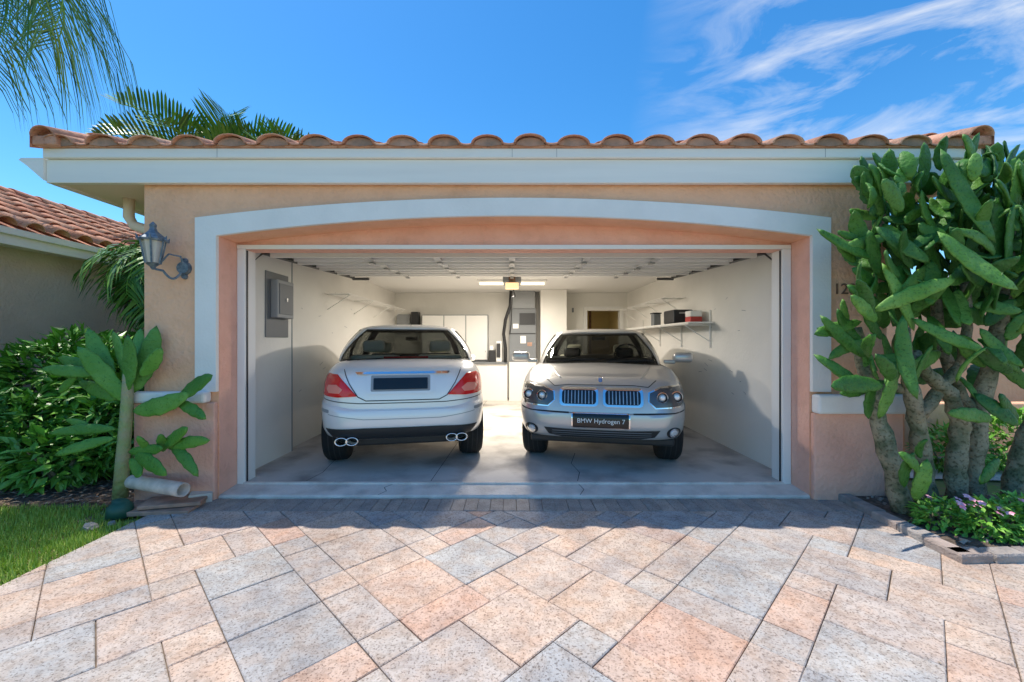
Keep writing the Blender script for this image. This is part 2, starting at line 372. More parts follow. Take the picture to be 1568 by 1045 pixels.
for pts in ([(-.75, 3.845), (-.55, 9.0)], [(-2.5, 6.2), (2.5, 6.25)], [(-1.9, 3.845), (-1.86, 4.1), (-1.92, 4.5), (-1.84, 4.9)], [(.6, 3.845), (.66, 4.1), (.62, 4.4), (.72, 4.8)]):
    for p, q in zip(pts, pts[1:]):
        acc.add([(p[0], p[1], .0615), (p[0]+.006, p[1], .0615), (q[0]+.006, q[1], .0615), (q[0], q[1]+.006, .0615)], [[0, 1, 2, 3]])
acc.obj('floor_joint', M['gap'], gh)
acc = Acc()
for pts in ([(-1.15, 3.575), (-1.10, 3.65), (-1.14, 3.72), (-1.08, 3.80)], [(.58, 3.575), (.63, 3.68), (.60, 3.80)]):
    for p, q in zip(pts, pts[1:]):
        za = .035+(p[1]-3.575)*.078; zb = .035+(q[1]-3.575)*.078
        acc.add([(p[0], p[1], za), (p[0]+.006, p[1], za), (q[0]+.006, q[1], zb), (q[0], q[1], zb)], [[0, 1, 2, 3]])
acc.obj('apron_cracks', M['gap'], gh)
box('grey_patch', -2.58, -2.572, 4.05, 4.10, .1, .45, M['greypanel'], gh)
acc = Acc()
for k in range(14):
    y = random.uniform(4.6, 5.8); z = random.uniform(.5, 1.9); l = random.uniform(.03, .12); a = random.uniform(-.5, .5)
    acc.add([(2.6185, y, z), (2.6185, y+l*math.cos(a), z+l*math.sin(a)), (2.6185, y+l*math.cos(a), z+l*math.sin(a)+.006), (2.6185, y, z+.006)], [[0, 1, 2, 3]])
    y = random.uniform(5.2, 7.5); acc.add([(-2.6585, y, z), (-2.6585, y+l*math.cos(a), z+l*math.sin(a)), (-2.6585, y+l*math.cos(a), z+l*math.sin(a)+.006), (-2.6585, y, z+.006)], [[0, 1, 2, 3]])
acc.obj('wall_scuffs', M['greybox'], gh)

FY = 3.50
box('fascia_board', -3.90, 3.90, FY, FY+.05, 2.675, 2.87, M['fascia'], gh, .004)
box('fascia_upper', -3.90, 3.90, FY-.03, FY+.045, 2.872, 2.952, M['fascia'], gh, .008)
for i, x in enumerate((-2.45, -.0, .37, 2.6)):
    box('fascia_joint_%d' % i, x, x+.003, FY-.0315, FY-.029, 2.876, 2.95, M['greybox'], gh)
box('soffit_left', -3.86, -3.14, FY+.05, 11.6, 2.69, 2.72, M['soffit'], gh)
box('soffit_right', 3.2, 3.86, FY+.05, 11.6, 2.69, 2.72, M['soffit'], gh)
box('side_fascia_left', -3.90, -3.86, FY+.05, 11.6, 2.675, 2.93, M['fascia'], gh)
box('side_fascia_right', 3.86, 3.90, FY+.05, 11.6, 2.675, 2.93, M['fascia'], gh)
prism_xz('gutter_end', [(-3.902, 2.69), (-4.04, 2.81), (-4.11, 2.86), (-4.09, 2.875), (-3.902, 2.875)], FY-.02, FY+.35, M['fascia'], gh)
box('soffit_front', -3.14, 3.2, FY+.05, Y1, 2.80, 2.83, M['soffit'], gh)
sl = .35
def roofz(y): return 2.96+(y-3.44)*sl
ridge = 7.5
mesh_obj('roof_deck', [(-3.9, 3.46, 2.955), (3.9, 3.46, 2.955), (3.9, ridge, roofz(ridge)-.01), (-3.9, ridge, roofz(ridge)-.01), (3.9, 11.8, 2.955), (-3.9, 11.8, 2.955)],
         [[0, 1, 2, 3], [3, 2, 4, 5]], M['tile'], gh)
mesh_obj('gable_infill', [(-3.88, 3.5, 2.94), (-3.88, ridge, roofz(ridge)-.02), (-3.88, 11.8, 2.94), (3.88, 3.5, 2.94), (3.88, ridge, roofz(ridge)-.02), (3.88, 11.8, 2.94)], [[0, 1, 2], [3, 5, 4]], M['stucco'], gh)
acc = Acc()
def barrel(acc, p0, p1, r0, r1, th=.014, n=10, hfac=.75):
    p0 = Vector(p0); p1 = Vector(p1); d = (p1-p0).normalized(); sdv = Vector((1, 0, 0)) if abs(d.x) < .7 else Vector((0, 1, 0)); upv = sdv.cross(d)
    if upv.z < 0: upv = -upv
    vs = []; fs = []
    for (p, r) in ((p0, r0), (p1, r1)):
        for rr in (r, r-th):
            for k in range(n+1):
                t = math.pi*k/n
                vs.append(p+sdv*(math.cos(t)*rr)+upv*(math.sin(t)*rr*hfac))
    m = n+1
    for k in range(n):
        fs.append([k, k+1, 2*m+k+1, 2*m+k]); fs.append([m+k, 3*m+k, 3*m+k+1, m+k+1]); fs.append([k, m+k, m+k+1, k+1])
    acc.add(vs, fs)
pitch = .352
x = -3.72; cols = []
while x < 3.8: cols.append(x); x += pitch
for row in range(10):
    ya = 3.425+row*.42; yb = ya+.46
    for cx in cols:
        jx = random.uniform(-.008, .008); jz = random.uniform(-.004, .004)
        za = roofz(ya)+.016+jz; zb = roofz(yb)-.01+jz
        barrel(acc, (cx+jx, ya+random.uniform(-.008, .008), za), (cx+jx, yb, zb), .135, .12, hfac=.52, th=.018)
        vs = []; fs = []
        for (yy, zz) in ((ya+.01, za), (yb, zb)):
            for rr in (0, .018):
                for k in range(7):
                    t = -1+2*k/6; vs.append((cx+pitch/2+t*.06, yy, zz-.012*(1-t*t)-rr+.018))
        for k in range(6):
            fs += [[k, k+1, 14+k+1, 14+k], [k, 7+k, 7+k+1, k+1]]
        acc.add(vs, fs)
acc.obj('barrel_tiles', M['tile'], gh, True)
acc = Acc()
for cx in cols:
    n = 8; vs = [(cx, 3.445, 2.955)]
    for k in range(n+1):
        t = math.pi*k/n; vs.append((cx+.118*math.cos(t), 3.445, roofz(3.425)+.012+.118*.52*math.sin(t)))
    acc.add(vs, [[0, k+1, k+2] for k in range(n)])
acc.obj('eave_mortar', M['slab'], gh)
acc = Acc()
for sx_ in (-1, 1):
    for row in range(10):
        ya = 3.40+row*.42; yb = ya+.46
        barrel(acc, (sx_*3.82, ya, roofz(ya)+.07), (sx_*3.82, yb, roofz(yb)+.05), .105, .095, hfac=.8)
        acc.add([(sx_*3.925, ya, roofz(ya)-.02), (sx_*3.925, yb, roofz(yb)-.02), (sx_*3.925, yb, roofz(yb)+.07), (sx_*3.925, ya, roofz(ya)+.08)], [[0, 1, 2, 3]])
    box('rake_mortar', sx_*3.82-.10, sx_*3.82+.10, 3.41, 3.50, 2.953, 3.03, M['tile'], gh, .01)
acc.obj('rake_tiles', M['tile'], gh, True)
box('birdstop', -3.85, 3.85, 3.455, 3.48, 2.953, 2.975, M['tile'], gh)

acc = Acc()
tube(acc, [(-3.62, 3.95, 2.69), (-3.62, 3.95, 2.52), (-3.57, 3.95, 2.44), (-3.2, 3.95, 2.33), (-3.17, 3.95, 2.25), (-3.17, 3.95, .1)], .045, 10)
acc.obj('downspout', M['soffit'], None, True)
def text(name, s, size, loc, m, parent, rot_=(math.radians(90), 0, 0), ext=.002, align='CENTER'):
    cu = bpy.data.curves.new(name, 'FONT'); cu.body = s; cu.size = size; cu.extrude = ext; cu.align_x = align; cu.align_y = 'CENTER'
    o = bpy.data.objects.new(name, cu); o.location = loc; o.rotation_euler = rot_; cu.materials.append(m)
    return link(o, parent)
text('house_number', '1206', .13, (2.74, Y1-.006, 1.79), M['wood'], None, align='LEFT', ext=.004)
box('stucco_wall', 3.5, 10, 6.2, 6.4, -.02, 2.3, M['stucco'], None)
box('garden_wall', 4.6, 10, 4.9, 5.05, -.02, .62, M['stucco'], None, .015)
sheet('footpath', [(3.3, 4.2), (10, 3.6), (10, 4.9), (3.3, 4.9)], -.008, M['apron'])

# lantern on left pillar
lan = empty('wall_lantern')
acc = Acc(); lx, ly, lz = -2.92, 3.40, 2.12
tube(acc, [(lx, ly, lz-.19), (lx, ly, lz-.165), (lx, ly, lz-.14)], [.008, .022, .052], 6)
tube(acc, [(lx, ly, lz+.04), (lx, ly, lz+.055), (lx, ly, lz+.10), (lx, ly, lz+.125), (lx, ly, lz+.15), (lx, ly, lz+.175), (lx, ly, lz+.20)], [.10, .105, .055, .03, .022, .026, .004], 6)
for k in range(6):
    a = math.pi*k/3
    tube(acc, [(lx+math.cos(a)*.052, ly+math.sin(a)*.052, lz-.14), (lx+math.cos(a)*.085, ly+math.sin(a)*.085, lz+.045)], .007, 5)
    tube(acc, [(lx+math.cos(a)*.10, ly+math.sin(a)*.10, lz+.05), (lx+math.cos(a)*.112, ly+math.sin(a)*.112, lz+.085)], [.012, .002], 5)
pts = [(lx, ly, lz-.18)]
for k in range(10):
    t = k/9; pts.append((lx+.04+.09*t, ly+.05+.08*t, lz-.19-.06*math.sin(t*3.1)))
tube(acc, pts, .010, 6)
tube(acc, [(lx+.03, ly+.04, lz-.12), (lx+.08, ly+.06, lz-.05), (lx+.13, ly+.12, lz-.06), (lx+.14, ly+.14, lz-.12)], .008, 6)
tube(acc, [(lx+.13, Y1-.035, lz-.15), (lx+.13, Y1, lz-.15)], [.05, .058], 12)
for dz, r in ((.06, .028), (-.07, .026), (.0, .045)):
    tube(acc, [(lx+.13, Y1-.022, lz-.15+dz), (lx+.13, Y1, lz-.15+dz)], [r*.8, r], 10)
acc.obj('lantern_body', M['lantern'], lan)
acc = Acc(); tube(acc, [(lx, ly, lz-.135), (lx, ly, lz+.045)], [.046, .078], 6); acc.obj('lantern_glass', M['lglass'], lan)

# ------------------------------------------------------------------ garage door (open) and opener
gd = empty('garage_door')
ya, za, yb, zb = 4.12, 2.235, 6.25, 2.345
def dz(y): return za+(zb-za)*(y-ya)/(yb-ya)
for i in range(4):
    y0 = ya+i*.53; y1 = y0+.515
    vs = []
    for (yy) in (y0, y1):
        for xx in (-2.42, 2.45):
            for k in (.0, .045): vs.append((xx, yy, dz(yy)+k))
    mesh_obj('section_%d' % i, vs, [[0, 2, 6, 4], [1, 5, 7, 3], [0, 4, 5, 1], [2, 3, 7, 6], [0, 1, 3, 2], [4, 6, 7, 5]], M['doorpanel'], gd)
    for nn_, yy, hh in (('a', y0+.02, .06), ('b', y1-.045, .035)):
        box('strut_%d%s' % (i, nn_), -2.40, 2.43, yy, yy+.03, dz(yy)-hh, dz(yy)-.001, M['white'], gd, .003)
    for xx in (-1.55, -.8, 0., .8, 1.55):
        box('stile_%d_%d' % (i, int(xx*100)), xx-.035, xx+.035, y0+.08, y1-.06, dz(y0)-.014, dz(y0)+.004, M['doorpanel'], gd)
        box('hinge_%d_%d' % (i, int(xx*100)), xx-.025, xx+.025, y1-.04, y1+.04, dz(y1)-.06, dz(y1)-.046, M['metal'], gd)
acc = Acc()
for sx_ in (-2.49, 2.52):
    s = 1 if sx_ > 0 else -1
    acc.add([(sx_-s*.03, 4.1, 2.20), (sx_-s*.03, 6.5, 2.31), (sx_-s*.03, 6.5, 2.37), (sx_-s*.03, 4.1, 2.26), (sx_-s*.10, 4.1, 2.20), (sx_-s*.10, 6.5, 2.31)], [[0, 1, 2, 3], [0, 4, 5, 1]])
    tube(acc, [(sx_-s*.05, 6.45, 2.33), (sx_-s*.05, 6.45, 2.44)], .015, 6)
    tube(acc, [(sx_-s*.0, 4.00, .08), (sx_-s*.0, 4.00, 2.1), (sx_-s*.04, 4.12, 2.22)], .012, 6)
    tube(acc, [(sx_-s*.3, 6.40, 2.30), (sx_-s*.05, 6.40, 2.30)], .02, 6)
tube(acc, [(-2.4, 4.05, 2.38), (2.4, 4.05, 2.38)], .014, 8)
acc.obj('tracks', M['darkmetal'], gd)
op = empty('garage_door_opener')
box('motor_housing', -.14, .14, 6.35, 6.75, 2.24, 2.38, M['greybox'], op, .015)
box('rail', -.02, .02, 4.05, 6.35, 2.395, 2.42, M['wood'], op)
box('rail_drop', -.05, .05, 6.30, 6.345, 2.24, 2.43, M['wood'], op)
box('light_lens', -.10, .10, 6.34, 6.50, 2.15, 2.238, emit('opener_lamp', (1, .70, .38), 1.0), op, .01)
acc = Acc()
tube(acc, [(0, 6.7, 2.25), (.05, 7.0, 2.1), (.0, 7.6, 2.15), (-.02, 8.6, 1.7), (-.05, 9.0, 1.5)], .012, 6)
acc.obj('cable', M['dark'], op)
cl = empty('ceiling_light')
box('light_base', -.62, .62, 7.4, 7.56, 2.40, 2.44, M['white'], cl, .005)
acc = Acc(); tube(acc, [(-.58, 7.44, 2.375), (.58, 7.44, 2.375)], .018, 8); tube(acc, [(-.58, 7.52, 2.375), (.58, 7.52, 2.375)], .018, 8)
acc.obj('tubes', emit('tube_glow', (1, .93, .72), 1.2), cl)
al = bpy.data.lights.new('tube_light', 'AREA'); al.shape = 'RECTANGLE'; al.size = 1.1; al.size_y = .16; al.energy = 62; al.color = (1, .92, .80)
ao = link(bpy.data.objects.new('tube_light', al), cl); ao.location = (0, 7.48, 2.34)
pl = bpy.data.lights.new('opener_bulb', 'AREA'); pl.energy = 85; pl.color = (1, .92, .82); pl.size = .2
po = link(bpy.data.objects.new('opener_bulb', pl), op); po.location = (0, 6.40, 2.14)

# ------------------------------------------------------------------ garage contents
ep = empty('electrical_panel')
box('backing', -2.58, -2.568, 4.36, 4.80, 1.39, 2.09, M['greypanel'], ep, .004)
box('breaker_box', -2.568, -2.49, 4.44, 4.77, 1.60, 2.01, M['greybox'], ep, .01)
box('breaker_door', -2.49, -2.482, 4.47, 4.74, 1.64, 1.97, M['greypanel'], ep, .004)
box('latch', -2.482, -2.472, 4.59, 4.62, 1.78, 1.82, M['metal'], ep)
ac = empty('air_handler')
box('cabinet', -.06, .52, 9.0, 9.48, .9, 2.05, M['greypanel'], ac, .01)
box('upper_duct', -.02, .50, 9.05, 9.48, 2.052, 2.435, M['greybox'], ac, .01)
box('panel_seam', -.05, .51, 8.99, 8.999, 1.50, 1.52, M['dark'], ac)
box('lower_stand', -.06, .52, 9.0, 9.48, .06, .898, M['intwall'], ac)
box('label_a', .18, .30, 8.99, 8.999, 1.30, 1.46, M['white'], ac); box('label_b', .33, .43, 8.99, 8.999, 1.24, 1.32, M['slab'], ac)
box('label_c', .02, .14, 8.99, 8.999, 1.62, 1.72, M['white'], ac); box('vent', .16, .5, 8.985, 8.999, 1.7, 1.95, M['dark'], ac)
acc = Acc()
tube(acc, [(-.02, 8.9, 2.42), (-.04, 8.9, 2.1), (-.14, 8.9, 1.8), (-.18, 8.95, 1.5), (-.14, 8.95, 1.2), (-.14, 8.95, .9)], .035, 8)
acc.obj('refrigerant_line', M['dark'], ac, True)
sc = empty('storage_cabinet')
box('carcass', -1.99, -.53, 9.2, 9.488, .92, 1.93, M['greybox'], sc, .004)
for i in range(3):
    xa = -1.98+i*.483; box('door_%d' % i, xa+.008, xa+.470, 9.18, 9.199, .94, 1.91, M['white'], sc, .004)
    box('knob_%d' % i, xa+.42, xa+.44, 9.165, 9.179, 1.1, 1.14, M['metal'], sc)
wb = empty('workbench')
box('top', -2.5, -.1, 8.95, 9.488, .86, .90, M['greypanel'], wb, .004)
box('cupboard', -2.5, -.1, 9.0, 9.488, .06, .858, M['intwall'], wb, .004)
box('bin_a', -.50, -.36, 9.0, 9.2, .90, 1.15, M['dark'], wb, .01); box('bin_b', -.34, -.22, 9.0, 9.2, .90, 1.35, M['white'], wb, .01)
box('bin_c', -.33, -.25, 8.97, 9.0, 1.0, 1.3, M['dark'], wb)
box('jar', -.48, -.40, 9.02, 9.1, 1.15, 1.25, M['white'], wb, .01)
bs = empty('wall_speaker')
box('speaker', -2.25, -2.08, 9.3, 9.488, 1.55, 2.0, M['dark'], bs, .01); box('frame', -2.6, -2.3, 9.42, 9.488, 1.5, 1.95, M['greybox'], bs, .005)
def shelf(name, xw, xo, y0, y1, z, plank):
    e = empty(name); acc = Acc()
    for yy in [y0+(y1-y0)*k/3 for k in range(4)]:
        tube(acc, [(xw, yy, z+.0), (xo, yy, z)], .008, 6); tube(acc, [(xw, yy, z-.22), (xo, yy, z-.01)], .006, 6)
        if plank: tube(acc, [(xw*.998, yy, z-.3), (xw*.998, yy, z+.2)], .010, 6)
    for k in range(5 if not plank else 2):
        xx = xw+(xo-xw)*k/(4 if not plank else 1); tube(acc, [(xx, y0-.1, z+.01), (xx, y1+.1, z+.01)], .006, 6)
    acc.obj('brackets', M['white'], e)
    if plank: box('plank', min(xw, xo), max(xw, xo), y0-.1, y1+.1, z+.018, z+.04, M['intwall'], e, .003)
    return e
shelf('wall_shelf', -2.65, -2.33, 6.0, 9.0, 2.02, False)
shelf('wall_shelf', 2.61, 2.28, 5.5, 8.3, 1.56, True)
shelf('wall_shelf', 2.61, 2.30, 6.4, 8.8, 2.0, False)
bx = empty('storage_box'); box('black_case', 2.30, 2.58, 5.95, 6.35, 1.602, 1.80, M['dark'], bx, .02)
box('handle', 2.38, 2.5, 5.93, 5.95, 1.74, 1.76, M['metal'], bx)
bx = empty('storage_box'); box('red_case', 2.40, 2.56, 5.62, 5.80, 1.602, 1.68, M['red'], bx, .01); box('white_lid', 2.40, 2.56, 5.62, 5.80, 1.68, 1.76, M['white'], bx, .01)
bx = empty('storage_box'); box('can', 2.34, 2.46, 6.9, 7.05, 1.602, 1.80, M['greypanel'], bx, .015); box('can_lid', 2.33, 2.47, 6.89, 7.06, 1.80, 1.82, M['dark'], bx, .005)

# ------------------------------------------------------------------ cars
def interp(tab, x):
    if x <= tab[0][0]: return tab[0][1]
    for (a, b), (c, d) in zip(tab, tab[1:]):
        if x <= c:
            t = (x-a)/(c-a); t = t*t*(3-2*t); return b+(d-b)*t
    return tab[-1][1]
def sring(hw, hl, yc, n, N):
    D = 1600; P = []
    for i in range(D):
        t = 2*math.pi*i/D+math.pi/2*3
        c, s = math.cos(t), math.sin(t)
        P.append((math.copysign(abs(c)**(2/n), c)*hw, yc+math.copysign(abs(s)**(2/n), s)*hl))
    P.append(P[0]); L = [0]
    for a, b in zip(P, P[1:]): L.append(L[-1]+math.hypot(b[0]-a[0], b[1]-a[1]))
    out = []; j = 0
    for k in range(N):
        t = L[-1]*k/N
        while L[j+1] < t: j += 1
        f = (t-L[j])/max(1e-9, L[j+1]-L[j]); out.append((P[j][0]+(P[j+1][0]-P[j][0])*f, P[j][1]+(P[j+1][1]-P[j][1])*f))
    return out
def make_car(name, paint, hw, L, zb, top, levels, cab, crown, wheels, loc, yaw, n_plan=6.5, bow=.035):
    root = empty(name)
    N = 176; yc = L/2; hl = L/2
    vs = []; fs = []; rings = []
    for (t, ix, iy) in levels:
        r = sring(hw-ix, hl-iy, yc, n_plan, N)
        rr_ = []
        for x, y in r:
            e_ = 1-min(1, abs(x)/hw)**2
            y = y-(bow*e_ if y < .5 else 0)
            rr_.append((x, y))
        rings.append([(x, y, zb+t*(interp(top, y)-zb)) for x, y in rr_])
    ix0 = levels[-1][1]; iy0 = levels[-1][2]
    for k in range(1, 9):
        f = k/8; ww = (hw-ix0)*(1-f)+.0005; ll = (hl-iy0)-(hw-ix0)*f*.9
        r = sring(ww, ll, yc, n_plan, N)
        rings.append([(x, y-(bow*(1-(x/hw)**2)*(1-f) if y < .5 else 0), interp(top, y)+crown*(1-(1-f)**2)) for x, y in r])
    for r in rings: vs += r
    for i in range(len(rings)-1):
        for k in range(N): fs.append([i*N+k, i*N+(k+1) % N, (i+1)*N+(k+1) % N, (i+1)*N+k])
    fs.append(list(range(N))[::-1]); fs.append([(len(rings)-1)*N+k for k in range(N)])
    body = mesh_obj('body', vs, fs, [paint, M['trimblack']], root, True)
    b0, b1, t0, t1, hb, ht, zt = cab['b0'], cab['b1'], cab['t0'], cab['t1'], cab['hb'], cab['ht'], cab['zt']
    me = body.data
    for p in me.polygons:
        c = p.center
        if abs(c.x) < hb-.04 and b0+.10 < c.y < b1-.1 and c.z > zb+.3 and p.normal.z > .6: p.material_index = 1
    bm = bmesh.new()
    for wy in wheels:
        for s in (-1, 1):
            bmesh.ops.create_cone(bm, cap_ends=True, segments=40, radius1=.375, radius2=.375, depth=.40,
                                  matrix=Matrix.Translation((s*(hw-.14), wy, .33)) @ Matrix.Rotation(math.pi/2, 4, 'Y'))
    cut = bm_obj('cut', bm, [M['trimblack']], None)
    md = body.modifiers.new('b', 'BOOLEAN'); md.object = cut; md.operation = 'DIFFERENCE'; md.solver = 'EXACT'; md.material_mode = 'TRANSFER'
    bpy.context.view_layer.update()
    dg = bpy.context.evaluated_depsgraph_get(); nm = bpy.data.meshes.new_from_object(body.evaluated_get(dg))
    body.modifiers.clear(); body.data = nm; bpy.data.objects.remove(cut)
    nm.polygons.foreach_set('use_smooth', [True]*len(nm.polygons))
    try: nm.set_sharp_from_angle(angle=math.radians(40))
    except Exception: pass
    NC = 120; lv = [0, .05, .2, .4, .6, .78, .9, .96, 1.0]
    crs = []
    for f in lv:
        g = f**cab.get('pw', 1.15)
        ww = hb+(ht-hb)*g; ya_ = b0+(t0-b0)*f; yb_ = b1+(t1-b1)*f
        bul = math.sin(math.pi*f)*.025
        r = sring(ww+bul, (yb_-ya_)/2, (ya_+yb_)/2, 4.2, NC)
        crs.append([(x, y, (interp(top, y)+crown*.35)*(1-f)+zt*f-.02*(1-f)) for x, y in r])
    for (f, dzz) in ((.93, .022), (.82, .04), (.6, .058), (.3, .066), (.02, .07)):
        r = sring(ht*f+.0005, (t1-t0)/2*(f*.6+.4), (t0+t1)/2, 4.0, NC)
        crs.append([(x, y, zt+dzz*cab.get('crown', 1)) for x, y in r])
    cv = [p for r in crs for p in r]; shell = []; glass = []; rub = []
    g0 = crs[0]
    for i in range(len(crs)-1):
        for k in range(NC):
            q = [i*NC+k, i*NC+(k+1) % NC, (i+1)*NC+(k+1) % NC, (i+1)*NC+k]
            mxp = (g0[k][0]+g0[(k+1) % NC][0])/2; myp = (g0[k][1]+g0[(k+1) % NC][1])/2
            end = abs(mxp) < hb*.90 and (myp < b0+.28 or myp > b1-.28)
            side = abs(mxp) > hb*.96 and b0+.42 < myp < b1-.42 and abs(myp-(b0+b1)/2) > .04
            isg = (end or side) and 1 <= i < 7
            fr = (end or side) and (i == 7 or i == 0)
            (glass if isg else rub if fr else shell).append(q)
    sh = mesh_obj('roof_and_pillars', cv, shell, [paint, M['trimblack']], root, True)
    md = sh.modifiers.new('s', 'SOLIDIFY'); md.thickness = .02; md.offset = -1; md.material_offset = 1; md.material_offset_rim = 1
    mesh_obj('window_rubber', cv, rub, M['trimblack'], root, True)
    mesh_obj('window_glass', cv, glass, M['glassd'], root, True)
    for wi, wy in enumerate(wheels):
        for s in (-1, 1):
            acc = Acc(); xo = s*(hw-.045); xi = s*(hw-.285); R = .335
            prof = [(xi, R*.6), (xi, R-.03), (xi+s*.03, R-.004), (xi+s*.08, R), (xo-s*.08, R), (xo-s*.03, R-.004), (xo, R-.035), (xo, R-.10), (xo-s*.02, R-.11)]
            n = 40; v_ = []; f_ = []
            for (px, pr) in prof:
                for k in range(n): t = 2*math.pi*k/n; v_.append((px, wy+math.cos(t)*pr, R+math.sin(t)*pr))
            for i in range(len(prof)-1):
                for k in range(n): f_.append([i*n+k, i*n+(k+1) % n, (i+1)*n+(k+1) % n, (i+1)*n+k])
            acc.add(v_, f_, 0)
            for gx in (xi+s*.07, (xi+xo)/2, xo-s*.07):
                v2 = []; f2 = []
                for k in range(n):
                    t = 2*math.pi*k/n
                    for dx in (-.005, .005): v2.append((gx+dx, wy+math.cos(t)*(R+.001), R+math.sin(t)*(R+.001)))
                for k in range(n): a = 2*k; b = 2*((k+1) % n); f2.append([a, b, b+1, a+1])
                acc.add(v2, f2, 2)
            for k in range(7):
                t = 2*math.pi*k/7; tube(acc, [(xo-s*.03, wy, R), (xo-s*.025, wy+math.cos(t)*.23, R+math.sin(t)*.23)], [.045, .03], 6, 1)
            tube(acc, [(xo-s*.05, wy, R), (xo-s*.012, wy, R)], .05, 16, 1)
            tube(acc, [(xi+s*.02, wy, R), (xo-s*.08, wy, R)], .20, 24, 0)
            acc.obj('wheel_%d%s' % (wi, 'l' if s < 0 else 'r'), [M['tyre'], M['alloy'], M['gap']], root, True)
    bmb = bmesh.new(); bmb.from_mesh(body.data); tree = BVHTree.FromBMesh(bmb); bmb.free()
    def surf(x, z, near=True):
        h = tree.ray_cast(Vector((x, -1 if near else L+1, z)), Vector((0, 1 if near else -1, 0)))
        return (h[0].y if h[0] else (.3 if near else L-.3))
    def patch(nm_, outline, m, off=.004, back=.03, step=.03, parent=root, bulge=0):
        bm = bmesh.new(); f = bm.faces.new([bm.verts.new((x, 0, z)) for x, z in outline])
        xs = [p[0] for p in outline]; zs = [p[1] for p in outline]
        x = math.floor(min(xs)/step)*step
        while x < max(xs):
            bmesh.ops.bisect_plane(bm, geom=bm.verts[:]+bm.edges[:]+bm.faces[:], plane_co=(x, 0, 0), plane_no=(1, 0, 0)); x += step
        z = math.floor(min(zs)/step)*step
        while z < max(zs):
            bmesh.ops.bisect_plane(bm, geom=bm.verts[:]+bm.edges[:]+bm.faces[:], plane_co=(0, 0, z), plane_no=(0, 0, 1)); z += step
        bmesh.ops.triangulate(bm, faces=bm.faces[:])
        bnd = [e for e in bm.edges if e.is_boundary]; bset = {v for e in bnd for v in e.verts}
        for v in bm.verts:
            v.co.y = surf(v.co.x, v.co.z)-off-(bulge if v not in bset else 0)
        r = bmesh.ops.extrude_edge_only(bm, edges=bnd)
        for v in r['geom']:
            if isinstance(v, bmesh.types.BMVert): v.co.y += back
        bmesh.ops.recalc_face_normals(bm, faces=bm.faces[:])
        o = bm_obj(nm_, bm, m, parent, True)
        try: o.data.set_sharp_from_angle(angle=math.radians(45))
        except Exception: pass
        return o
    def line(nm_, pts, wd, m, off=.003):
        dense = []
        for a, b in zip(pts, pts[1:]):
            k = max(1, int(math.hypot(b[0]-a[0], b[1]-a[1])/.025))
            for i in range(k): dense.append((a[0]+(b[0]-a[0])*i/k, a[1]+(b[1]-a[1])*i/k))
        dense.append(pts[-1]); v_ = []; f_ = []
        for i, (x, z) in enumerate(dense):
            a = dense[max(0, i-1)]; b = dense[min(len(dense)-1, i+1)]; d = Vector((b[0]-a[0], b[1]-a[1])).normalized()
            for s in (-1, 1):
                X = x-d.y*wd/2*s; Z = z+d.x*wd/2*s; v_.append((X, surf(X, Z)-off, Z))
        for i in range(len(dense)-1): f_.append([2*i, 2*i+2, 2*i+3, 2*i+1])
        mesh_obj(nm_, v_, f_, m, root, True)
    root.location = loc; root.rotation_euler = (0, 0, yaw)
    return root, surf, patch, line
def mir(pts): return [(-x, z) for x, z in pts][::-1]
def rrect(x0, x1, z0, z1, r, n=5):
    out = []
    for cx, cz, a0 in ((x1-r, z1-r, 0), (x0+r, z1-r, 90), (x0+r, z0+r, 180), (x1-r, z0+r, 270)):
        for k in range(n+1): a = math.radians(a0+90*k/n); out.append((cx+r*math.cos(a), cz+r*math.sin(a)))
    return out
def ell(cx, cz, rx, rz, n=20): return [(cx+rx*math.cos(2*math.pi*k/n), cz+rz*math.sin(2*math.pi*k/n)) for k in range(n)]
def seat(root, x, y, z, m, w_=.24, hr=True):
    box('seat_back', x-w_, x+w_, y, y+.13, z-.45, z, m, root, .05)
    if hr: box('headrest', x-.125, x+.125, y+.01, y+.11, z+.03, z+.17, m, root, .045)
def Z(y): return 1.29-(y-520)/160
# --- left car (rear view)
topL = [(0, .97), (.10, 1.035), (.5, 1.085), (2.2, 1.04), (2.9, .98), (3.7, .86), (4.1, .72), (4.2, .66)]
levL = [(0, .07, .11), (.03, .035, .05), (.12, .012, .012), (.30, .0, .0), (.42, 0, .004), (.455, .004, .012), (.475, .008, .05), (.60, .010, .055), (.72, .020, .065), (.82, .042, .085), (.90, .078, .11), (.955, .12, .145), (.985, .165, .185), (1.0, .22, .24)]
carL, surfL, patchL, lineL = make_car('parked_car', M['paintL'], .878, 4.2, .345, topL, levL,
    dict(b0=.42, b1=3.15, t0=.98, t1=2.3, hb=.79, ht=.60, zt=1.43, pw=1.35), .02, (.72, 3.35), (-1.047, 4.02, .06), math.radians(11.5), 5.6, .05)
P = patchL
def px(x): return (x-617)/160
lineL('trunk_gap', [(px(526), Z(564)), (px(537), Z(586)), (px(550), Z(605)), (px(562), Z(611)), (px(672), Z(611)), (px(684), Z(605)), (px(697), Z(586)), (px(708), Z(564))], .009, M['gap'])
lineL('bumper_gap', [(px(484), Z(610)), (px(520), Z(613)), (px(552), Z(615)), (px(682), Z(615)), (px(714), Z(613)), (px(750), Z(610))], .008, M['gap'])
lineL('bumper_crease', [(px(505), Z(632)), (px(560), Z(638)), (px(674), Z(638)), (px(729), Z(632))], .006, M['greybox'])
tl = [(px(488), Z(578)), (px(498), Z(571)), (px(517), Z(572)), (px(531), Z(585)), (px(549), Z(604)), (px(520), Z(606)), (px(489), Z(605)), (px(485), Z(590))]
P('tail_lamp_l', tl, M['redlens'], .014, .06, .02, bulge=.005); P('tail_lamp_r', mir(tl), M['redlens'], .014, .06, .02, bulge=.005)
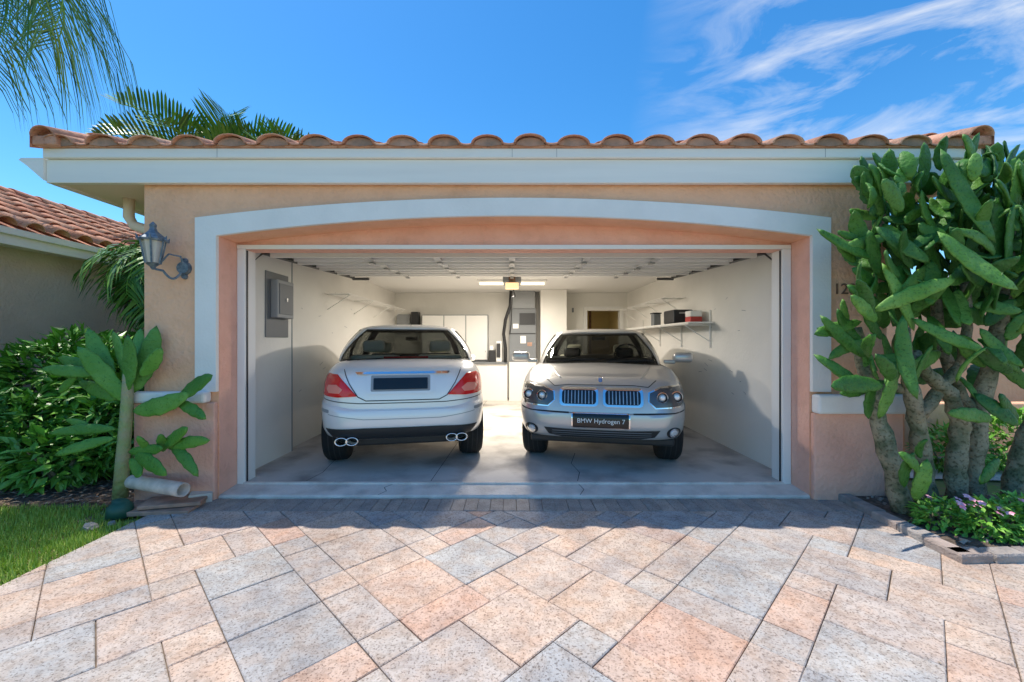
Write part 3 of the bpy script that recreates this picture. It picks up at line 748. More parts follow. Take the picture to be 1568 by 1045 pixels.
rv = [(px(502), Z(588)), (px(517), Z(587)), (px(527), Z(594)), (px(522), Z(600)), (px(504), Z(600)), (px(499), Z(594))]
P('reverse_lamp_l', rv, M['pinklens'], .022, .014, .02); P('reverse_lamp_r', mir(rv), M['pinklens'], .022, .014, .02)
P('plate_surround', rrect(px(563), px(663), Z(601), Z(569), .03), M['paintL'], .016, .03)
P('plate_recess', rrect(px(569), px(658), Z(597), Z(573), .012), M['greybox'], .018, .01)
P('number_plate', rrect(px(573), px(654), Z(594), Z(577), .006), M['black'], .026, .02)
P('trunk_chrome', [(px(545), Z(567.5)), (px(689), Z(567.5)), (px(686), Z(571)), (px(548), Z(571))], M['chrome'], .03, .03)
val = [(px(500), Z(654)), (px(560), Z(651)), (px(674), Z(651)), (px(734), Z(654)), (px(722), Z(668)), (px(700), Z(671.8)), (px(534), Z(671.8)), (px(512), Z(668))]
P('lower_valance', val, M['trimblack'], .012, .04)
P('side_marker_l', rrect(px(486), px(506), Z(630), Z(625), .01), M['greybox'], .006, .01); P('side_marker_r', rrect(-px(506), -px(486), Z(630), Z(625), .01), M['greybox'], .006, .01)
box('valance_deep', -.62, .62, .12, .5, .27, .36, M['trimblack'], carL, .02)
acc = Acc()
for s in (-1, 1):
    for dx in (-.048, .048):
        cx = s*.51+dx; n = 20; v_ = []; f_ = []
        for (yy, rr) in ((.30, .044), (-.03, .052), (-.04, .047), (-.03, .040), (.15, .038)):
            for k in range(n): t = 2*math.pi*k/n; v_.append((cx+rr*1.15*math.cos(t), yy, .352+rr*.78*math.sin(t)))
        for i in range(4):
            for k in range(n): f_.append([i*n+k, i*n+(k+1) % n, (i+1)*n+(k+1) % n, (i+1)*n+k])
        acc.add(v_, f_)
acc.obj('exhausts', M['chrome'], carL, True)
for s in (-1, 1):
    seat(carL, s*.38, .88, 1.13, M['cream'], .27); seat(carL, s*.38, 1.75, 1.10, M['cream'], .25)
    box('mirror_%d' % s, s*.92-.09, s*.92+.09, 2.75, 2.85, .96, 1.06, M['paintL'], carL, .035)
box('third_brake_lamp', -.24, .24, .60, .64, 1.095, 1.122, M['redlens'], carL, .008)
box('dash', -.6, .6, 2.5, 2.7, .98, 1.10, M['trimblack'], carL, .02)
box('rear_mirror', -.09, .09, 2.3, 2.32, 1.30, 1.35, M['trimblack'], carL, .01)
# --- right car (front view)
topR = [(0, .79), (.08, .855), (.35, .905), (1.1, 1.0), (2.2, 1.03), (3.3, 1.03), (3.9, 1.0), (4.2, .9)]
levR = [(0, .08, .12), (.03, .04, .06), (.14, .015, .015), (.34, .0, .0), (.50, 0, .0), (.56, .004, .006), (.585, .006, .03), (.74, .01, .045), (.86, .025, .07), (.94, .06, .11), (.985, .12, .17), (1.0, .19, .25)]
carR, surfR, patchR, lineR = make_car('parked_car', M['paintR'], .885, 4.25, .335, topR, levR,
    dict(b0=.98, b1=3.75, t0=1.62, t1=3.0, hb=.80, ht=.62, zt=1.395), .03, (.74, 3.45), (.853, 4.02, .06), math.radians(-11.0))
P = patchR
def px(x): return (x-920.5)/160
hl = [(px(787), Z(596)), (px(798), Z(591)), (px(830), Z(593)), (px(847), Z(600)), (px(848), Z(612)), (px(838), Z(621)), (px(800), Z(620)), (px(787), Z(613))]
for s, nm_ in ((1, 'l'), (-1, 'r')):
    o_ = hl if s == 1 else mir(hl)
    P('headlamp_frame_'+nm_, [(x+(x+.64*s)*.07, z+(z-Z(606))*.14) for x, z in o_], M['chrome'], .006, .03, .02)
    P('headlamp_'+nm_, o_, M['housing'], .014, .03, .02)
    for cxp, r in ((806, .056), (829, .052)):
        cx = px(cxp)*s; cz = Z(606); y0 = surfR(cx, cz)
        acc = Acc(); n = 24
        for (ra, rb, ya_, yb_, mi) in ((r, r*.85, -.030, -.038, 0), (r, r, -.030, 0.03, 0), (r*.85, r*.65, -.038, -.018, 2), (r*.65, r*.4, -.022, -.042, 1), (r*.4, .0005, -.042, -.048, 1)):
            v_ = []
            for (rr, yy) in ((ra, ya_), (rb, yb_)):
                for k in range(n): t = 2*math.pi*k/n; v_.append((cx+rr*math.cos(t), y0+yy, cz+rr*math.sin(t)))
            acc.add(v_, [[k, (k+1) % n, n+(k+1) % n, n+k] for k in range(n)], mi)
        acc.obj('lens', [M['chrome'], M['lamp'], M['black']], carR, True)
    k_ = rrect(px(857), px(917), Z(621), Z(593), .040) if s == 1 else mir(rrect(px(857), px(917), Z(621), Z(593), .040))
    P('grille_frame_'+nm_, k_, M['chrome'], .022, .05)
    ki = rrect(px(861), px(913.5), Z(617.5), Z(596.5), .032); ki = ki if s == 1 else mir(ki)
    P('grille_void_'+nm_, ki, M['black'], .026, .01)
    for i in range(9):
        sxp = px(865.5+i*5.3)*s
        P('slat_%s%d' % (nm_, i), [(sxp-.0045, Z(616.5)), (sxp+.0045, Z(616.5)), (sxp+.0045, Z(597.5)), (sxp-.0045, Z(597.5))][::1], M['metal'], .032, .012, .05)
    P('fog_recess_'+nm_, ell(px(811)*s, Z(660), .075, .055), M['trimblack'], .004, .02, .02)
    P('fog_ring_'+nm_, ell(px(811)*s, Z(660), .048, .048), M['chrome'], .012, .02, .02)
    P('fog_lens_'+nm_, ell(px(811)*s, Z(660), .034, .034), M['lamp'], .018, .02, .02)
    lineR('hood_gap_'+nm_, [(px(848)*s, Z(592)), (px(838)*s, Z(586)), (px(828)*s, Z(581))], .007, M['gap'])
    lineR('bumper_groove_'+nm_, [(px(784)*s, Z(627)), (px(810)*s, Z(629.5)), (px(872)*s, Z(631))], .012, M['gap'])
    seat(carR, s*.38, 2.15, 1.02, M['trimblack'], .25); seat(carR, s*.38, 3.0, 1.06, M['cream'], .26)
    box('mirror_shell', s*1.00-.115, s*1.00+.115, 1.22, 1.36, 1.03, 1.15, M['paintR'], carR, .045)
    box('mirror_arm', min(s*.78, s*.92), max(s*.78, s*.92), 1.27, 1.33, 1.01, 1.06, M['paintR'], carR, .02)
lineR('hood_front_gap', [(px(848), Z(592)), (px(870), Z(590)), (px(971), Z(590)), (px(993), Z(592))], .006, M['gap'])
P('plate_frame', rrect(px(876), px(964), Z(654), Z(630), .01), M['chrome'], .016, .05)
P('number_plate', rrect(px(878), px(962), Z(652.5), Z(631.5), .006), M['black'], .021, .03)
y0 = surfR(0, Z(642))
text('plate_text', 'BMW Hydrogen 7', .060, (0, y0-.026, Z(642)), M['white'], carR, ext=.001)
P('lower_grille', [(px(833), Z(655)), (px(876), Z(656.5)), (px(965), Z(656.5)), (px(1008), Z(655)), (px(1000), Z(666)), (px(980), Z(670)), (px(861), Z(670)), (px(841), Z(666))], M['trimblack'], .006, .03)
for i, yy in enumerate((659, 662.5, 666)): lineR('grille_bar_%d' % i, [(px(846), Z(yy)), (px(995), Z(yy))], .006, M['greypanel'], .012)
P('chin', [(px(800), Z(675)), (px(1041), Z(675)), (px(1030), Z(680)), (px(811), Z(680))], M['trimblack'], .008, .03)
P('badge', ell(0, Z(583.5), .030, .028), M['chrome'], .008, .02, .02); P('badge_inner', ell(0, Z(583.5), .021, .019), mat('badge_blue', (.05, .2, .5), .3), .011, .02, .02)
box('chin_deep', -.7, .7, .14, .6, .27, .345, M['trimblack'], carR, .02)
box('dash', -.68, .68, 1.35, 1.6, 1.0, 1.07, M['trimblack'], carR, .02)
box('rear_mirror', -.09, .09, 1.72, 1.74, 1.30, 1.35, M['trimblack'], carR, .01)
acc = Acc(); pts = [(.38+.17*math.cos(t*.5236), 1.75+.06*math.sin(t*.5236), 1.10+.15*math.sin(t*.5236)) for t in range(13)]
tube(acc, pts, .012, 6); acc.obj('steering_wheel', M['trimblack'], carR, True)
acc = Acc()
tube(acc, [(.1, 1.04, 1.045), (.62, 1.10, 1.06)], .006, 5); tube(acc, [(-.6, 1.06, 1.045), (-.05, 1.10, 1.07)], .006, 5)
acc.obj('wipers', M['dark'], carR)
acc = Acc()
for s in (-1, 1):
    pts = [(s*(.40+.18*k/10), .26+.72*k/10, interp(topR, .26+.72*k/10)+.018-.008*k/10) for k in range(11)]
    tube(acc, pts, [.004+.006*math.sin(math.pi*k/10) for k in range(11)], 8)
acc.obj('hood_creases', M['paintR'], carR, True)

# ------------------------------------------------------------------ vegetation
def frond(acc, base, azim, elev, length, droop, nl=36, ll=.45, hang=.5, wl=.014, vlift=.25):
    pts = []; p = Vector(base); e = elev; seg = 14
    for i in range(seg+1):
        pts.append(p.copy()); d = Vector((math.cos(azim)*math.cos(e), math.sin(azim)*math.cos(e), math.sin(e)))
        p = p+d*(length/seg); e -= droop/seg*(1+.8*i/seg)
    tube(acc, pts, [.018*(1-.85*i/seg)+.002 for i in range(seg+1)], 5, 1)
    for k in range(nl):
        t = .12+.88*k/(nl-1); f = t*seg; i = min(seg-1, int(f)); q = pts[i].lerp(pts[i+1], f-i)
        d = (pts[i+1]-pts[i]).normalized(); sd_ = d.cross(Vector((0, 0, 1))).normalized()
        l = ll*(.45+.75*math.sin(math.pi*min(1, t*.85+.12)))*random.uniform(.85, 1.1)
        for s in (-1, 1):
            dr = (sd_*s*1.0+d*(.55+.5*t)+Vector((0, 0, vlift+random.uniform(-.15, .15)))).normalized()
            up_ = Vector((0, 0, -1)); w_ = wl*random.uniform(.8, 1.2); wv = d*w_
            a = q; b = q+dr*l*.45+up_*hang*l*.10; c = q+dr*l*.8+up_*hang*l*.38; e_ = q+dr*l*.95+up_*hang*l*.8
            acc.add([a-wv*.5, a+wv*.5, b-wv, b+wv, c-wv*.7, c+wv*.7, e_], [[0, 1, 3, 2], [2, 3, 5, 4], [4, 5, 6]], 0)
def palm(name, base, h, length, ll, hang, fronds, nl=36, trunk_r=.12, wl=.014, vlift=.25):
    e = empty(name); acc = Acc(); x, y, z = base
    tube(acc, [(x+.03*math.sin(k), y, z+h*k/8) for k in range(9)], [trunk_r*(1.25-.45*k/8) for k in range(9)], 12)
    acc.obj('trunk', M['bark'], e, True)
    acc = Acc()
    for (azd, eld, dr, lf) in fronds:
        frond(acc, (x, y, z+h), math.radians(azd), math.radians(eld), length*lf, dr, nl, ll, hang, wl, vlift)
    acc.obj('crown', [M['frond'], M['leaf2']], e)
def ringf(n, e0, e1, dr, a0=0, a1=360): return [(a0+(a1-a0)*(k+random.uniform(-.3, .3))/n, random.uniform(e0, e1), dr*random.uniform(.8, 1.2), random.uniform(.85, 1.1)) for k in range(n)]
palm('palm_tree', (-5.75, 8.0, 0), 4.65, 1.65, .55, .05, ringf(14, 10, 45, .8)+[(185, 25, .9, 1.05), (170, 12, .8, 1.0), (10, 20, .8, 1.0)], nl=26, wl=.026, vlift=.8)
palm('palm_tree', (-4.55, 7.7, 0), 4.60, 1.15, .48, .05, ringf(10, 10, 50, .6)+[(-5, 25, .7, 1.1)], nl=20, wl=.024, vlift=.8)
palm('palm_tree', (-4.95, 6.2, 0), 2.55, 1.3, .5, .6, ringf(26, -25, 40, 1.5), nl=24, wl=.022)
palm('palm_tree', (-6.0, 4.4, 0), 5.75, 2.1, .80, 1.7, [(-15, 28, 1.9, 1.0), (12, 5, 1.7, .9), (-45, 10, 1.6, .9), (-5, -18, 1.4, .8), (2, 15, 1.9, 1.0), (180, 15, 1.5, 1), (240, 30, 1.5, 1), (300, 20, 1.5, 1), (130, 20, 1.5, 1)], nl=36, wl=.013)

def leaf(acc, p, d, nrm, l, w_, m=0):
    s = d.cross(nrm).normalized()*w_/2; tip = p+d*l-nrm*l*.15; mid = p+d*l*.5
    acc.add([p, mid+s-nrm*.0+nrm*w_*.12, mid-nrm*w_*.05, mid-s+nrm*w_*.12, tip], [[0, 1, 2], [0, 2, 3], [1, 4, 2], [2, 4, 3]], m)
def shrub(name, blobs, n, l, w_, m):
    e = empty(name); acc = Acc()
    tot = sum(b[3]*b[4] for b in blobs)
    for (cx, cy, cz, rx, rz, ry) in blobs:
        for i in range(int(n*rx*rz/tot)):
            while True:
                v = Vector((random.uniform(-1, 1), random.uniform(-1, 1), random.uniform(-1, 1)))
                if .1 < v.length < 1: break
            r = v.length; v = v.normalized(); r = r**.35*(1+.18*math.sin(v.x*7+cx*3)*math.sin(v.z*6+cy))
            p = Vector((cx+v.x*rx*r, cy+v.y*ry*r, cz+v.z*rz*r))
            if p.z < .02: continue
            d = (v+Vector((random.gauss(0, .6), random.gauss(0, .6), random.gauss(.0, .5)))).normalized()
            nn = (Vector((0, 0, 1))+v*.5+Vector((random.gauss(0, .4), random.gauss(0, .4), 0))).normalized()
            if abs(d.dot(nn)) > .95: continue
            nn = (nn-d*nn.dot(d)).normalized()
            leaf(acc, p, d, nn, l*random.uniform(.6, 1.25), w_*random.uniform(.7, 1.2))
        for k in range(10):
            a = random.uniform(0, 6.28); tube(acc, [(cx+random.uniform(-.1, .1), cy, 0), (cx+math.cos(a)*rx*.6, cy+math.sin(a)*ry*.6, cz+rz*.5)], [.012, .004], 5, 1, False)
    acc.obj('foliage', [m, M['cbark']], e)
    return e
shrub('shrub', [(-5.2, 4.9, .75, .75, .62, .6), (-4.35, 4.7, .70, .6, .58, .5), (-3.75, 4.75, .75, .42, .5, .5), (-5.9, 4.3, .55, .5, .55, .4), (-4.8, 4.25, .40, .55, .38, .35), (-4.05, 4.3, .42, .45, .38, .35), (-3.6, 4.2, .35, .25, .35, .25), (-5.0, 3.95, .25, .45, .25, .25), (-4.3, 3.95, .22, .40, .22, .25), (-5.0, 5.7, .9, .9, .5, .4)],
      16000, .16, .058, M['leaf'])
acc = Acc()
for i in range(900):
    x = random.uniform(-6, -3.2); y = random.uniform(3.4, 4.3); a = random.uniform(0, 6.28)
    d = Vector((math.cos(a), math.sin(a), random.uniform(-.1, .3))); leaf(acc, Vector((x, y, .01)), d, Vector((0, 0, 1)), random.uniform(.04, .1), .02)
acc.obj('leaf_litter', mat('dry_leaf', (.2, .12, .06), .8, island=[(.22, .13, .07), (.12, .08, .05), (.34, .24, .14), (.3, .28, .25)]))

def pad(acc, b, t, w_, th=.03, roll=0., bend=.0, m=0, nt_=11, nr=14):
    b = Vector(b); t = Vector(t); d = t-b; dn = d.normalized()
    fn = Vector((math.sin(roll), -math.cos(roll), .15)); fn = (fn-dn*fn.dot(dn)).normalized(); sd_ = dn.cross(fn)
    ph = random.uniform(0, 6.28); sb = random.uniform(-.05, .05)*d.length
    vs = [b]; fs = []
    for i in range(1, nt_):
        u_ = i/nt_; wf = (math.sin(math.pi*u_**.80))**.62*(.66+.40*u_)
        for k in range(nr):
            a = 2*math.pi*k/nr; c, s = math.cos(a), math.sin(a)
            s2 = math.copysign(abs(s)**.8, s)
            wob = 1+.08*math.sin(i*2.3+ph+(0 if c > 0 else 1.7))
            vs.append(b+d*u_+sd_*(c*wf*wob*w_/2+sb*4*u_*(1-u_))+fn*(s2*th/2*(.6+.4*wf)*(1+.16*math.sin(i*1.9+k*1.3+ph)))+fn*(bend*4*u_*(1-u_)))
    vs.append(t)
    for k in range(nr): fs.append([0, 1+(k+1) % nr, 1+k])
    for i in range(nt_-2):
        o = 1+i*nr
        for k in range(nr): fs.append([o+k, o+(k+1) % nr, o+nr+(k+1) % nr, o+nr+k])
    o = 1+(nt_-2)*nr
    for k in range(nr): fs.append([o+k, o+(k+1) % nr, len(vs)-1])
    acc.add(vs, fs, m)
def at(pxx, pyy, Y): return Vector(((pxx-784)/640*Y, Y, H-(pyy-520)/640*Y))   # survey reading -> metres
e = empty('prickly_pear_cactus'); acc = Acc(); tr = Acc()
Yc = 3.42
tube(tr, [at(184, 760, Yc), at(188, 700, Yc), at(193, 640, Yc), at(196, 590, Yc), at(194, 560, Yc)], [.052, .046, .042, .04, .022], 12)
tr.obj('stem', mat('cactus_stem', (.28, .36, .14), .7, c2=(.36, .33, .20), scale=8, bump=.8, bscale=30), e, True)
for (bx_, by_, tx, ty, ww, dy, roll) in [
    (195, 615, 118, 528, 33, -.03, .2), (150, 570, 62, 562, 22, -.05, .3), (165, 585, 88, 545, 26, .05, -.2), (175, 575, 134, 500, 31, .08, .3), (192, 600, 196, 510, 36, -.04, -.2),
    (205, 600, 240, 496, 34, .05, .4), (190, 570, 172, 504, 25, .10, -.4), (215, 575, 248, 530, 24, -.06, .5), (205, 560, 216, 500, 24, .12, .1), (180, 610, 120, 582, 24, .10, .1),
    (202, 628, 292, 600, 32, -.06, .1), (270, 612, 326, 572, 27, -.10, -.3), (268, 612, 316, 640, 20, -.08, .3), (205, 630, 262, 608, 26, .03, -.1),
    (180, 655, 73, 662, 19, -.06, .2), (178, 668, 82, 696, 19, -.10, -.1), (150, 660, 100, 640, 14, .04, .2), (120, 570, 90, 600, 15, .03, .2),
    (195, 690, 250, 684, 20, -.12, .2), (242, 688, 288, 652, 22, -.14, -.2), (255, 684, 322, 672, 21, -.16, .3), (262, 680, 304, 728, 21, -.15, .2), (250, 690, 246, 662, 16, -.10, .5),
    (205, 695, 256, 726, 26, -.16, -.2), (198, 700, 215, 728, 22, -.1, .1), (230, 690, 210, 665, 16, -.1, .1)]:
    b = at(bx_, by_, Yc+dy*.4); t = at(tx, ty, Yc+dy*1.6)
    pad(acc, b, t, ww/187, .028, roll, random.uniform(-.02, .02))
acc.obj('pads', [M['cactus_l']], e, True)
e = empty('prickly_pear_cactus'); tr = Acc(); acc = Acc()
trunks = [
 [(1382, 782, 3.18), (1368, 720, 3.2), (1350, 660, 3.22), (1336, 600, 3.25), (1318, 540, 3.25), (1310, 500, 3.25)],
 [(1420, 765, 3.35), (1412, 700, 3.35), (1403, 640, 3.3), (1392, 580, 3.25), (1384, 500, 3.2)],
 [(1405, 640, 3.3), (1440, 590, 3.3), (1470, 560, 3.3), (1480, 500, 3.3), (1478, 430, 3.3)],
 [(1462, 762, 3.3), (1466, 700, 3.3), (1470, 650, 3.3), (1455, 600, 3.28), (1420, 570, 3.25), (1400, 540, 3.2)],
 [(1488, 762, 3.4), (1492, 700, 3.4), (1502, 620, 3.4), (1520, 540, 3.4), (1538, 460, 3.4), (1545, 380, 3.4), (1545, 320, 3.4)],
 [(1548, 770, 3.3), (1560, 700, 3.3), (1590, 630, 3.3), (1620, 560, 3.3), (1610, 470, 3.3), (1600, 380, 3.3)],
 [(1500, 640, 3.4), (1470, 600, 3.45), (1440, 530, 3.5), (1430, 440, 3.5), (1420, 340, 3.5)],
 [(1336, 600, 3.25), (1370, 590, 3.3), (1400, 600, 3.3)],
]
for T in trunks:
    P3 = [at(*p) for p in T]; Q = []
    for a, b in zip(P3, P3[1:]):
        for k in range(4): Q.append(a.lerp(b, k/4)+Vector((random.uniform(-.008, .008), random.uniform(-.008, .008), 0)))
    Q.append(P3[-1]); n = len(Q); r0 = .072 if T[0][1] > 700 else .05
    tube(tr, Q, [r0*(1-.42*k/(n-1))*random.uniform(.88, 1.10) for k in range(n)], 12)
tr.obj('trunks', M['cbark'], e, True)
explicit = [(1440, 225, 1525, 370, 38, 2.95, 0), (1435, 352, 1560, 442, 44, 2.85, .2), (1335, 475, 1465, 425, 32, 2.95, .3), (1382, 480, 1405, 610, 32, 2.9, -.2), (1400, 505, 1350, 400, 30, 3.0, .2),
 (1340, 345, 1425, 400, 34, 3.0, .1), (1395, 485, 1510, 535, 26, 2.95, .1), (1345, 395, 1250, 348, 24, 3.1, .4), (1320, 490, 1246, 510, 26, 3.1, .2), (1325, 545, 1255, 480, 24, 3.1, -.3), (1330, 600, 1245, 540, 26, 3.1, .4),
 (1310, 400, 1280, 370, 22, 3.15, -.2), (1345, 640, 1372, 560, 34, 3.0, .3), (1330, 640, 1340, 585, 24, 3.05, .1), (1350, 330, 1300, 320, 22, 3.2, .1), (1340, 300, 1318, 236, 26, 3.2, .2),
 (1370, 300, 1362, 225, 34, 3.2, -.3), (1410, 290, 1415, 215, 38, 3.25, .3), (1440, 260, 1450, 205, 30, 3.3, .1), (1480, 290, 1500, 200, 40, 3.2, .4), (1510, 280, 1528, 215, 34, 3.2, -.4), (1545, 330, 1560, 240, 36, 3.1, .2),
 (1478, 400, 1530, 300, 36, 3.0, .3), (1530, 420, 1525, 300, 34, 3.0, -.1), (1545, 420, 1552, 310, 34, 2.95, .4), (1580, 380, 1600, 260, 40, 3.0, 0), (1500, 500, 1568, 560, 28, 3.0, 0), (1490, 600, 1560, 650, 32, 3.0, .1), (1520, 640, 1450, 630, 28, 2.95, .1),
 (1540, 520, 1590, 470, 34, 3.0, 0), (1385, 745, 1400, 690, 30, 2.95, .2), (1400, 765, 1420, 700, 30, 2.98, -.2), (1410, 700, 1420, 670, 22, 2.95, .2), (1405, 720, 1375, 690, 24, 2.95, .4), (1530, 700, 1500, 740, 22, 3.0, 0), (1560, 640, 1530, 600, 28, 3.0, .2),
 (1360, 360, 1298, 372, 24, 3.12, .2), (1350, 330, 1322, 262, 28, 3.15, -.3), (1372, 330, 1350, 250, 30, 3.1, .3), (1345, 440, 1304, 408, 26, 3.12, .1), (1352, 470, 1312, 440, 24, 3.1, -.2), (1330, 520, 1268, 548, 22, 3.1, .3), (1320, 520, 1282, 470, 24, 3.12, .2),
 (1300, 520, 1250, 500, 20, 3.15, -.3), (1335, 590, 1285, 600, 20, 3.1, .3), (1345, 420, 1330, 350, 26, 3.1, -.2), (1300, 500, 1290, 455, 18, 3.15, .1), (1350, 300, 1330, 248, 26, 3.1, .4), (1330, 360, 1282, 352, 18, 3.15, .4)]
for (bx_, by_, tx, ty, ww, Y_, roll) in explicit:
    b = at(bx_, by_, Y_+.04); t = at(tx, ty, Y_-.04)
    pad(acc, b, t, ww/640*Y_*.92, .03, roll, random.uniform(-.03, .03))
cnt = 0
while cnt < 440:
    x = random.uniform(1325, 1700); y = random.uniform(262, 610)
    if y > 500 and 1400 < x < 1530 and random.random() < .6: continue
    if x < 1345 and y < 290: continue
    if y > 500 and random.random() < .45: continue
    if x > 1575 and random.random() < .3: continue
    Y_ = random.uniform(2.95, 3.75)
    ang = math.radians(random.gauss(90, 48)); L_ = random.uniform(42, 88)
    if y < 330: ang = math.radians(random.gauss(90, 28)); L_ *= .75
    if x < 1350: ang = math.radians(random.gauss(100, 25)); L_ *= .75
    b = at(x, y, Y_); t = at(x+math.cos(ang)*L_, y-math.sin(ang)*L_, Y_+random.uniform(-.25, .2))
    pad(acc, b, t, random.uniform(20, 32)/640*Y_, .028, random.uniform(-1.1, 1.1), random.uniform(-.04, .04)); cnt += 1
acc.obj('pads', [M['cactus']], e, True)

# ------------------------------------------------------------------ right bed
mesh_obj('flower_bed', [(2.80, 2.60, .045), (9, 2.75, .045), (9, 3.4, .03), (3.2, 3.6, .03), (2.86, 3.55, .045)], [[0, 1, 2, 3, 4]], M['soil'])
acc = Acc()
def brick(acc, x, y, a, l=.2, w_=.1, h=.065):
    c, s = math.cos(a), math.sin(a); vs = []
    for zz, k in ((0, 1), (h-.012, 1), (h, .88)):
        for dx, dy in ((-1, -1), (1, -1), (1, 1), (-1, 1)):
            X = dx*l/2*(k if k == 1 else .95); Y = dy*w_/2*k; vs.append((x+X*c-Y*s, y+X*s+Y*c, zz))
    fs = [[8, 9, 10, 11]]
    for r in (0, 4):
        for k in range(4): fs.append([r+k, r+(k+1) % 4, r+4+(k+1) % 4, r+4+k])
    acc.add(vs, fs)
y = 3.48
while y > 2.62: brick(acc, 2.80-(3.48-y)*.06+random.uniform(-.008, .008), y, math.pi/2+random.uniform(-.04, .04), .2); y -= .21
x = 2.80
while x < 8: brick(acc, x, 2.56+(x-2.8)*.05+random.uniform(-.006, .006), random.uniform(-.03, .03)+.05); x += .21
acc.obj('brick_edging', M['curb'])
shrub('periwinkle_plant', [(3.25, 2.80, .12, .22, .14, .12), (3.05, 2.95, .10, .16, .12, .12), (3.5, 2.85, .13, .22, .15, .14), (3.8, 2.9, .12, .25, .13, .14)], 3200, .06, .028, M['leaf2'])
fl = Acc()
for i in range(34):
    cx = random.choice([(3.05, 2.9), (3.22, 2.78), (3.5, 2.82), (3.75, 2.85)])
    c = Vector((cx[0]+random.gauss(0, .09), cx[1]+random.gauss(0, .07)-.03, random.uniform(.2, .29)))
    nn = Vector((random.gauss(0, .3), -.5+random.gauss(0, .2), 1)).normalized(); a_ = nn.orthogonal().normalized(); b_ = nn.cross(a_)
    for k in range(5):
        t = 2*math.pi*k/5; d = a_*math.cos(t)+b_*math.sin(t); leaf(fl, c, (d+nn*.15).normalized(), nn, .026, .026)
fl.obj('periwinkle_flowers', M['petal'])
acc = Acc()
for i in range(160):
    x = random.uniform(2.9, 4.2); y = random.uniform(2.7, 3.5); r = random.uniform(.008, .025)
    tube(acc, [(x, y, .04), (x+r, y, .04+r), (x+.3*r, y+r, .045+r)], [r, r*1.1, r*.3], 5)
acc.obj('pebbles', mat('pebbles', (.4, .36, .32), .9, island=[(.5, .45, .4), (.25, .2, .17), (.4, .32, .26)]))
acc = Acc()
for i in range(120):
    x = random.uniform(-2.7, 3.0); y = random.uniform(1.2, 3.5) if random.random() < .4 else random.uniform(3.3, 3.55); a = random.uniform(0, 6.28)
    leaf(acc, Vector((x, y, .016)), Vector((math.cos(a), math.sin(a), .1)).normalized(), Vector((0, 0, 1)), random.uniform(.008, .022), .006)
acc.obj('leaf_debris', bpy.data.materials['dry_leaf'])

# ------------------------------------------------------------------ clutter by left pillar
ps = empty('stone_slab')
def slab(nm_, cx, cy, cz, lx_, ly_, lz_, a, m):
    o = box(nm_, -lx_/2, lx_/2, -ly_/2, ly_/2, -lz_/2, lz_/2, m, ps, .006); o.location = (cx, cy, cz); o.rotation_euler = (0, .02, a)
slab('slab_low', -2.80, 3.34, .02, .55, .26, .035, .12, M['slab']); slab('slab_top', -2.72, 3.38, .056, .42, .22, .03, .3, M['slab'])
slab('slab_side', -2.60, 3.50, .04, .16, .12, .09, .5, M['apron'])
acc = Acc(); n = 16; v_ = []; f_ = []
a0 = at(202, 735, 3.45); a1 = at(281, 748, 3.28); dd = (a1-a0).normalized(); s1 = dd.cross(Vector((0, 0, 1))).normalized(); s2 = s1.cross(dd)
for (p, r) in ((a0, .055), (a1, .055), (a1, .047), (a0, .047)):
    for k in range(n): t = 2*math.pi*k/n; v_.append(p+s1*math.cos(t)*r+s2*math.sin(t)*r)
for i in range(3):
    for k in range(n): f_.append([i*n+k, i*n+(k+1) % n, (i+1)*n+(k+1) % n, (i+1)*n+k])
acc.add(v_, f_); acc.obj('drain_pipe', M['pvc'], None, True)
acc = Acc(); tube(acc, [(-3.02, 3.22, 0), (-3.02, 3.22, .08), (-3.02, 3.22, .12), (-3.01, 3.22, .13)], [.085, .08, .05, .01], 14); acc.obj('irrigation_valve_cover', M['green_box'], None, True)
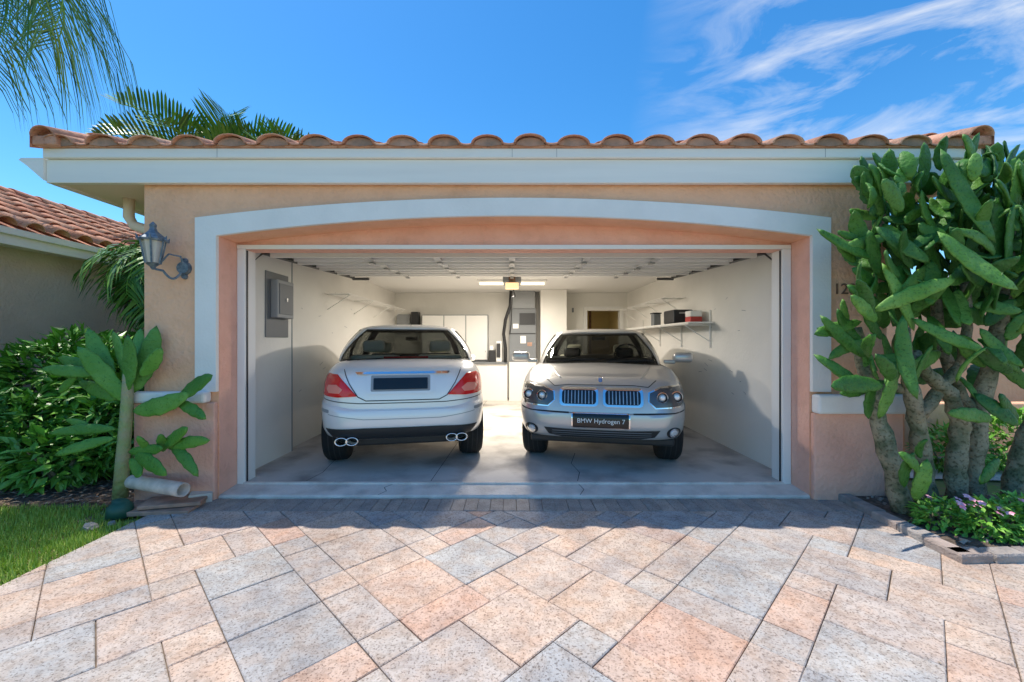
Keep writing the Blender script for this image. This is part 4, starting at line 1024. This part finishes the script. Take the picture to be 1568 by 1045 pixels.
acc = Acc(); tube(acc, [(-3.05, 3.02, -.01), (-3.04, 3.02, .015), (-3.03, 3.02, .028)], [.05, .045, .02], 7); tube(acc, [(-2.95, 3.08, .0), (-2.95, 3.08, .02)], [.03, .02], 6); acc.obj('rock', M['curb'])

# ------------------------------------------------------------------ neighbouring house
nh = empty('neighbouring_house')
box('side_wall', -12, -6.3, .5, 16, -.02, 2.62, M['nwall'], nh)
box('eave_fascia', -6.04, -6.0, .2, 16.3, 2.50, 2.68, M['fascia'], nh, .004)
box('eave_lip', -6.0, -5.96, .2, 16.3, 2.62, 2.70, M['fascia'], nh, .004)
box('eave_soffit', -6.3, -6.04, .2, 16.3, 2.52, 2.55, M['fascia'], nh)
vs = [(-5.98, .1, 2.70), (-5.98, 16.4, 2.70), (-8.6, .1, 3.80), (-8.6, 16.4, 3.80), (-12, .1, 2.6), (-12, 16.4, 2.6)]
mesh_obj('roof_deck', vs, [[0, 1, 3, 2], [2, 3, 5, 4]], M['tile'], nh)
acc = Acc()
def nz(x): return 2.72+(-5.98-x)*.42
for row in range(6):
    xa = -5.93-row*.42; xb = xa-.46; y = 1.6
    while y < 15:
        barrel(acc, (xa, y, nz(xa)+.03), (xb, y, nz(xb)+.01), .115, .10, n=6, hfac=.8); y += .30
acc.obj('barrel_tiles', M['tile'], nh, True)
acc = Acc(); y = 1.5
while y < 15.5: barrel(acc, (-8.55, y, 3.84), (-8.55, y+.44, 3.83), .15, .13, n=8); y += .4
acc.obj('ridge_tiles', M['tile'], nh, True)
bt = Acc()
for i in range(3000):
    x = random.uniform(8, 26); y = random.uniform(10, 16); z = random.uniform(.1, 2.6)
    d = Vector((random.gauss(0, 1), random.gauss(0, 1), random.gauss(0, .6))).normalized(); nn = d.orthogonal().normalized()
    leaf(bt, Vector((x, y, z)), d, nn, .35, .16)
bt.obj('hedge', M['leaf'])
shrub('shrub', [(5.3, 4.5, .25, .5, .30, .25), (4.6, 4.4, .2, .3, .22, .2)], 1800, .12, .04, M['leaf2'])
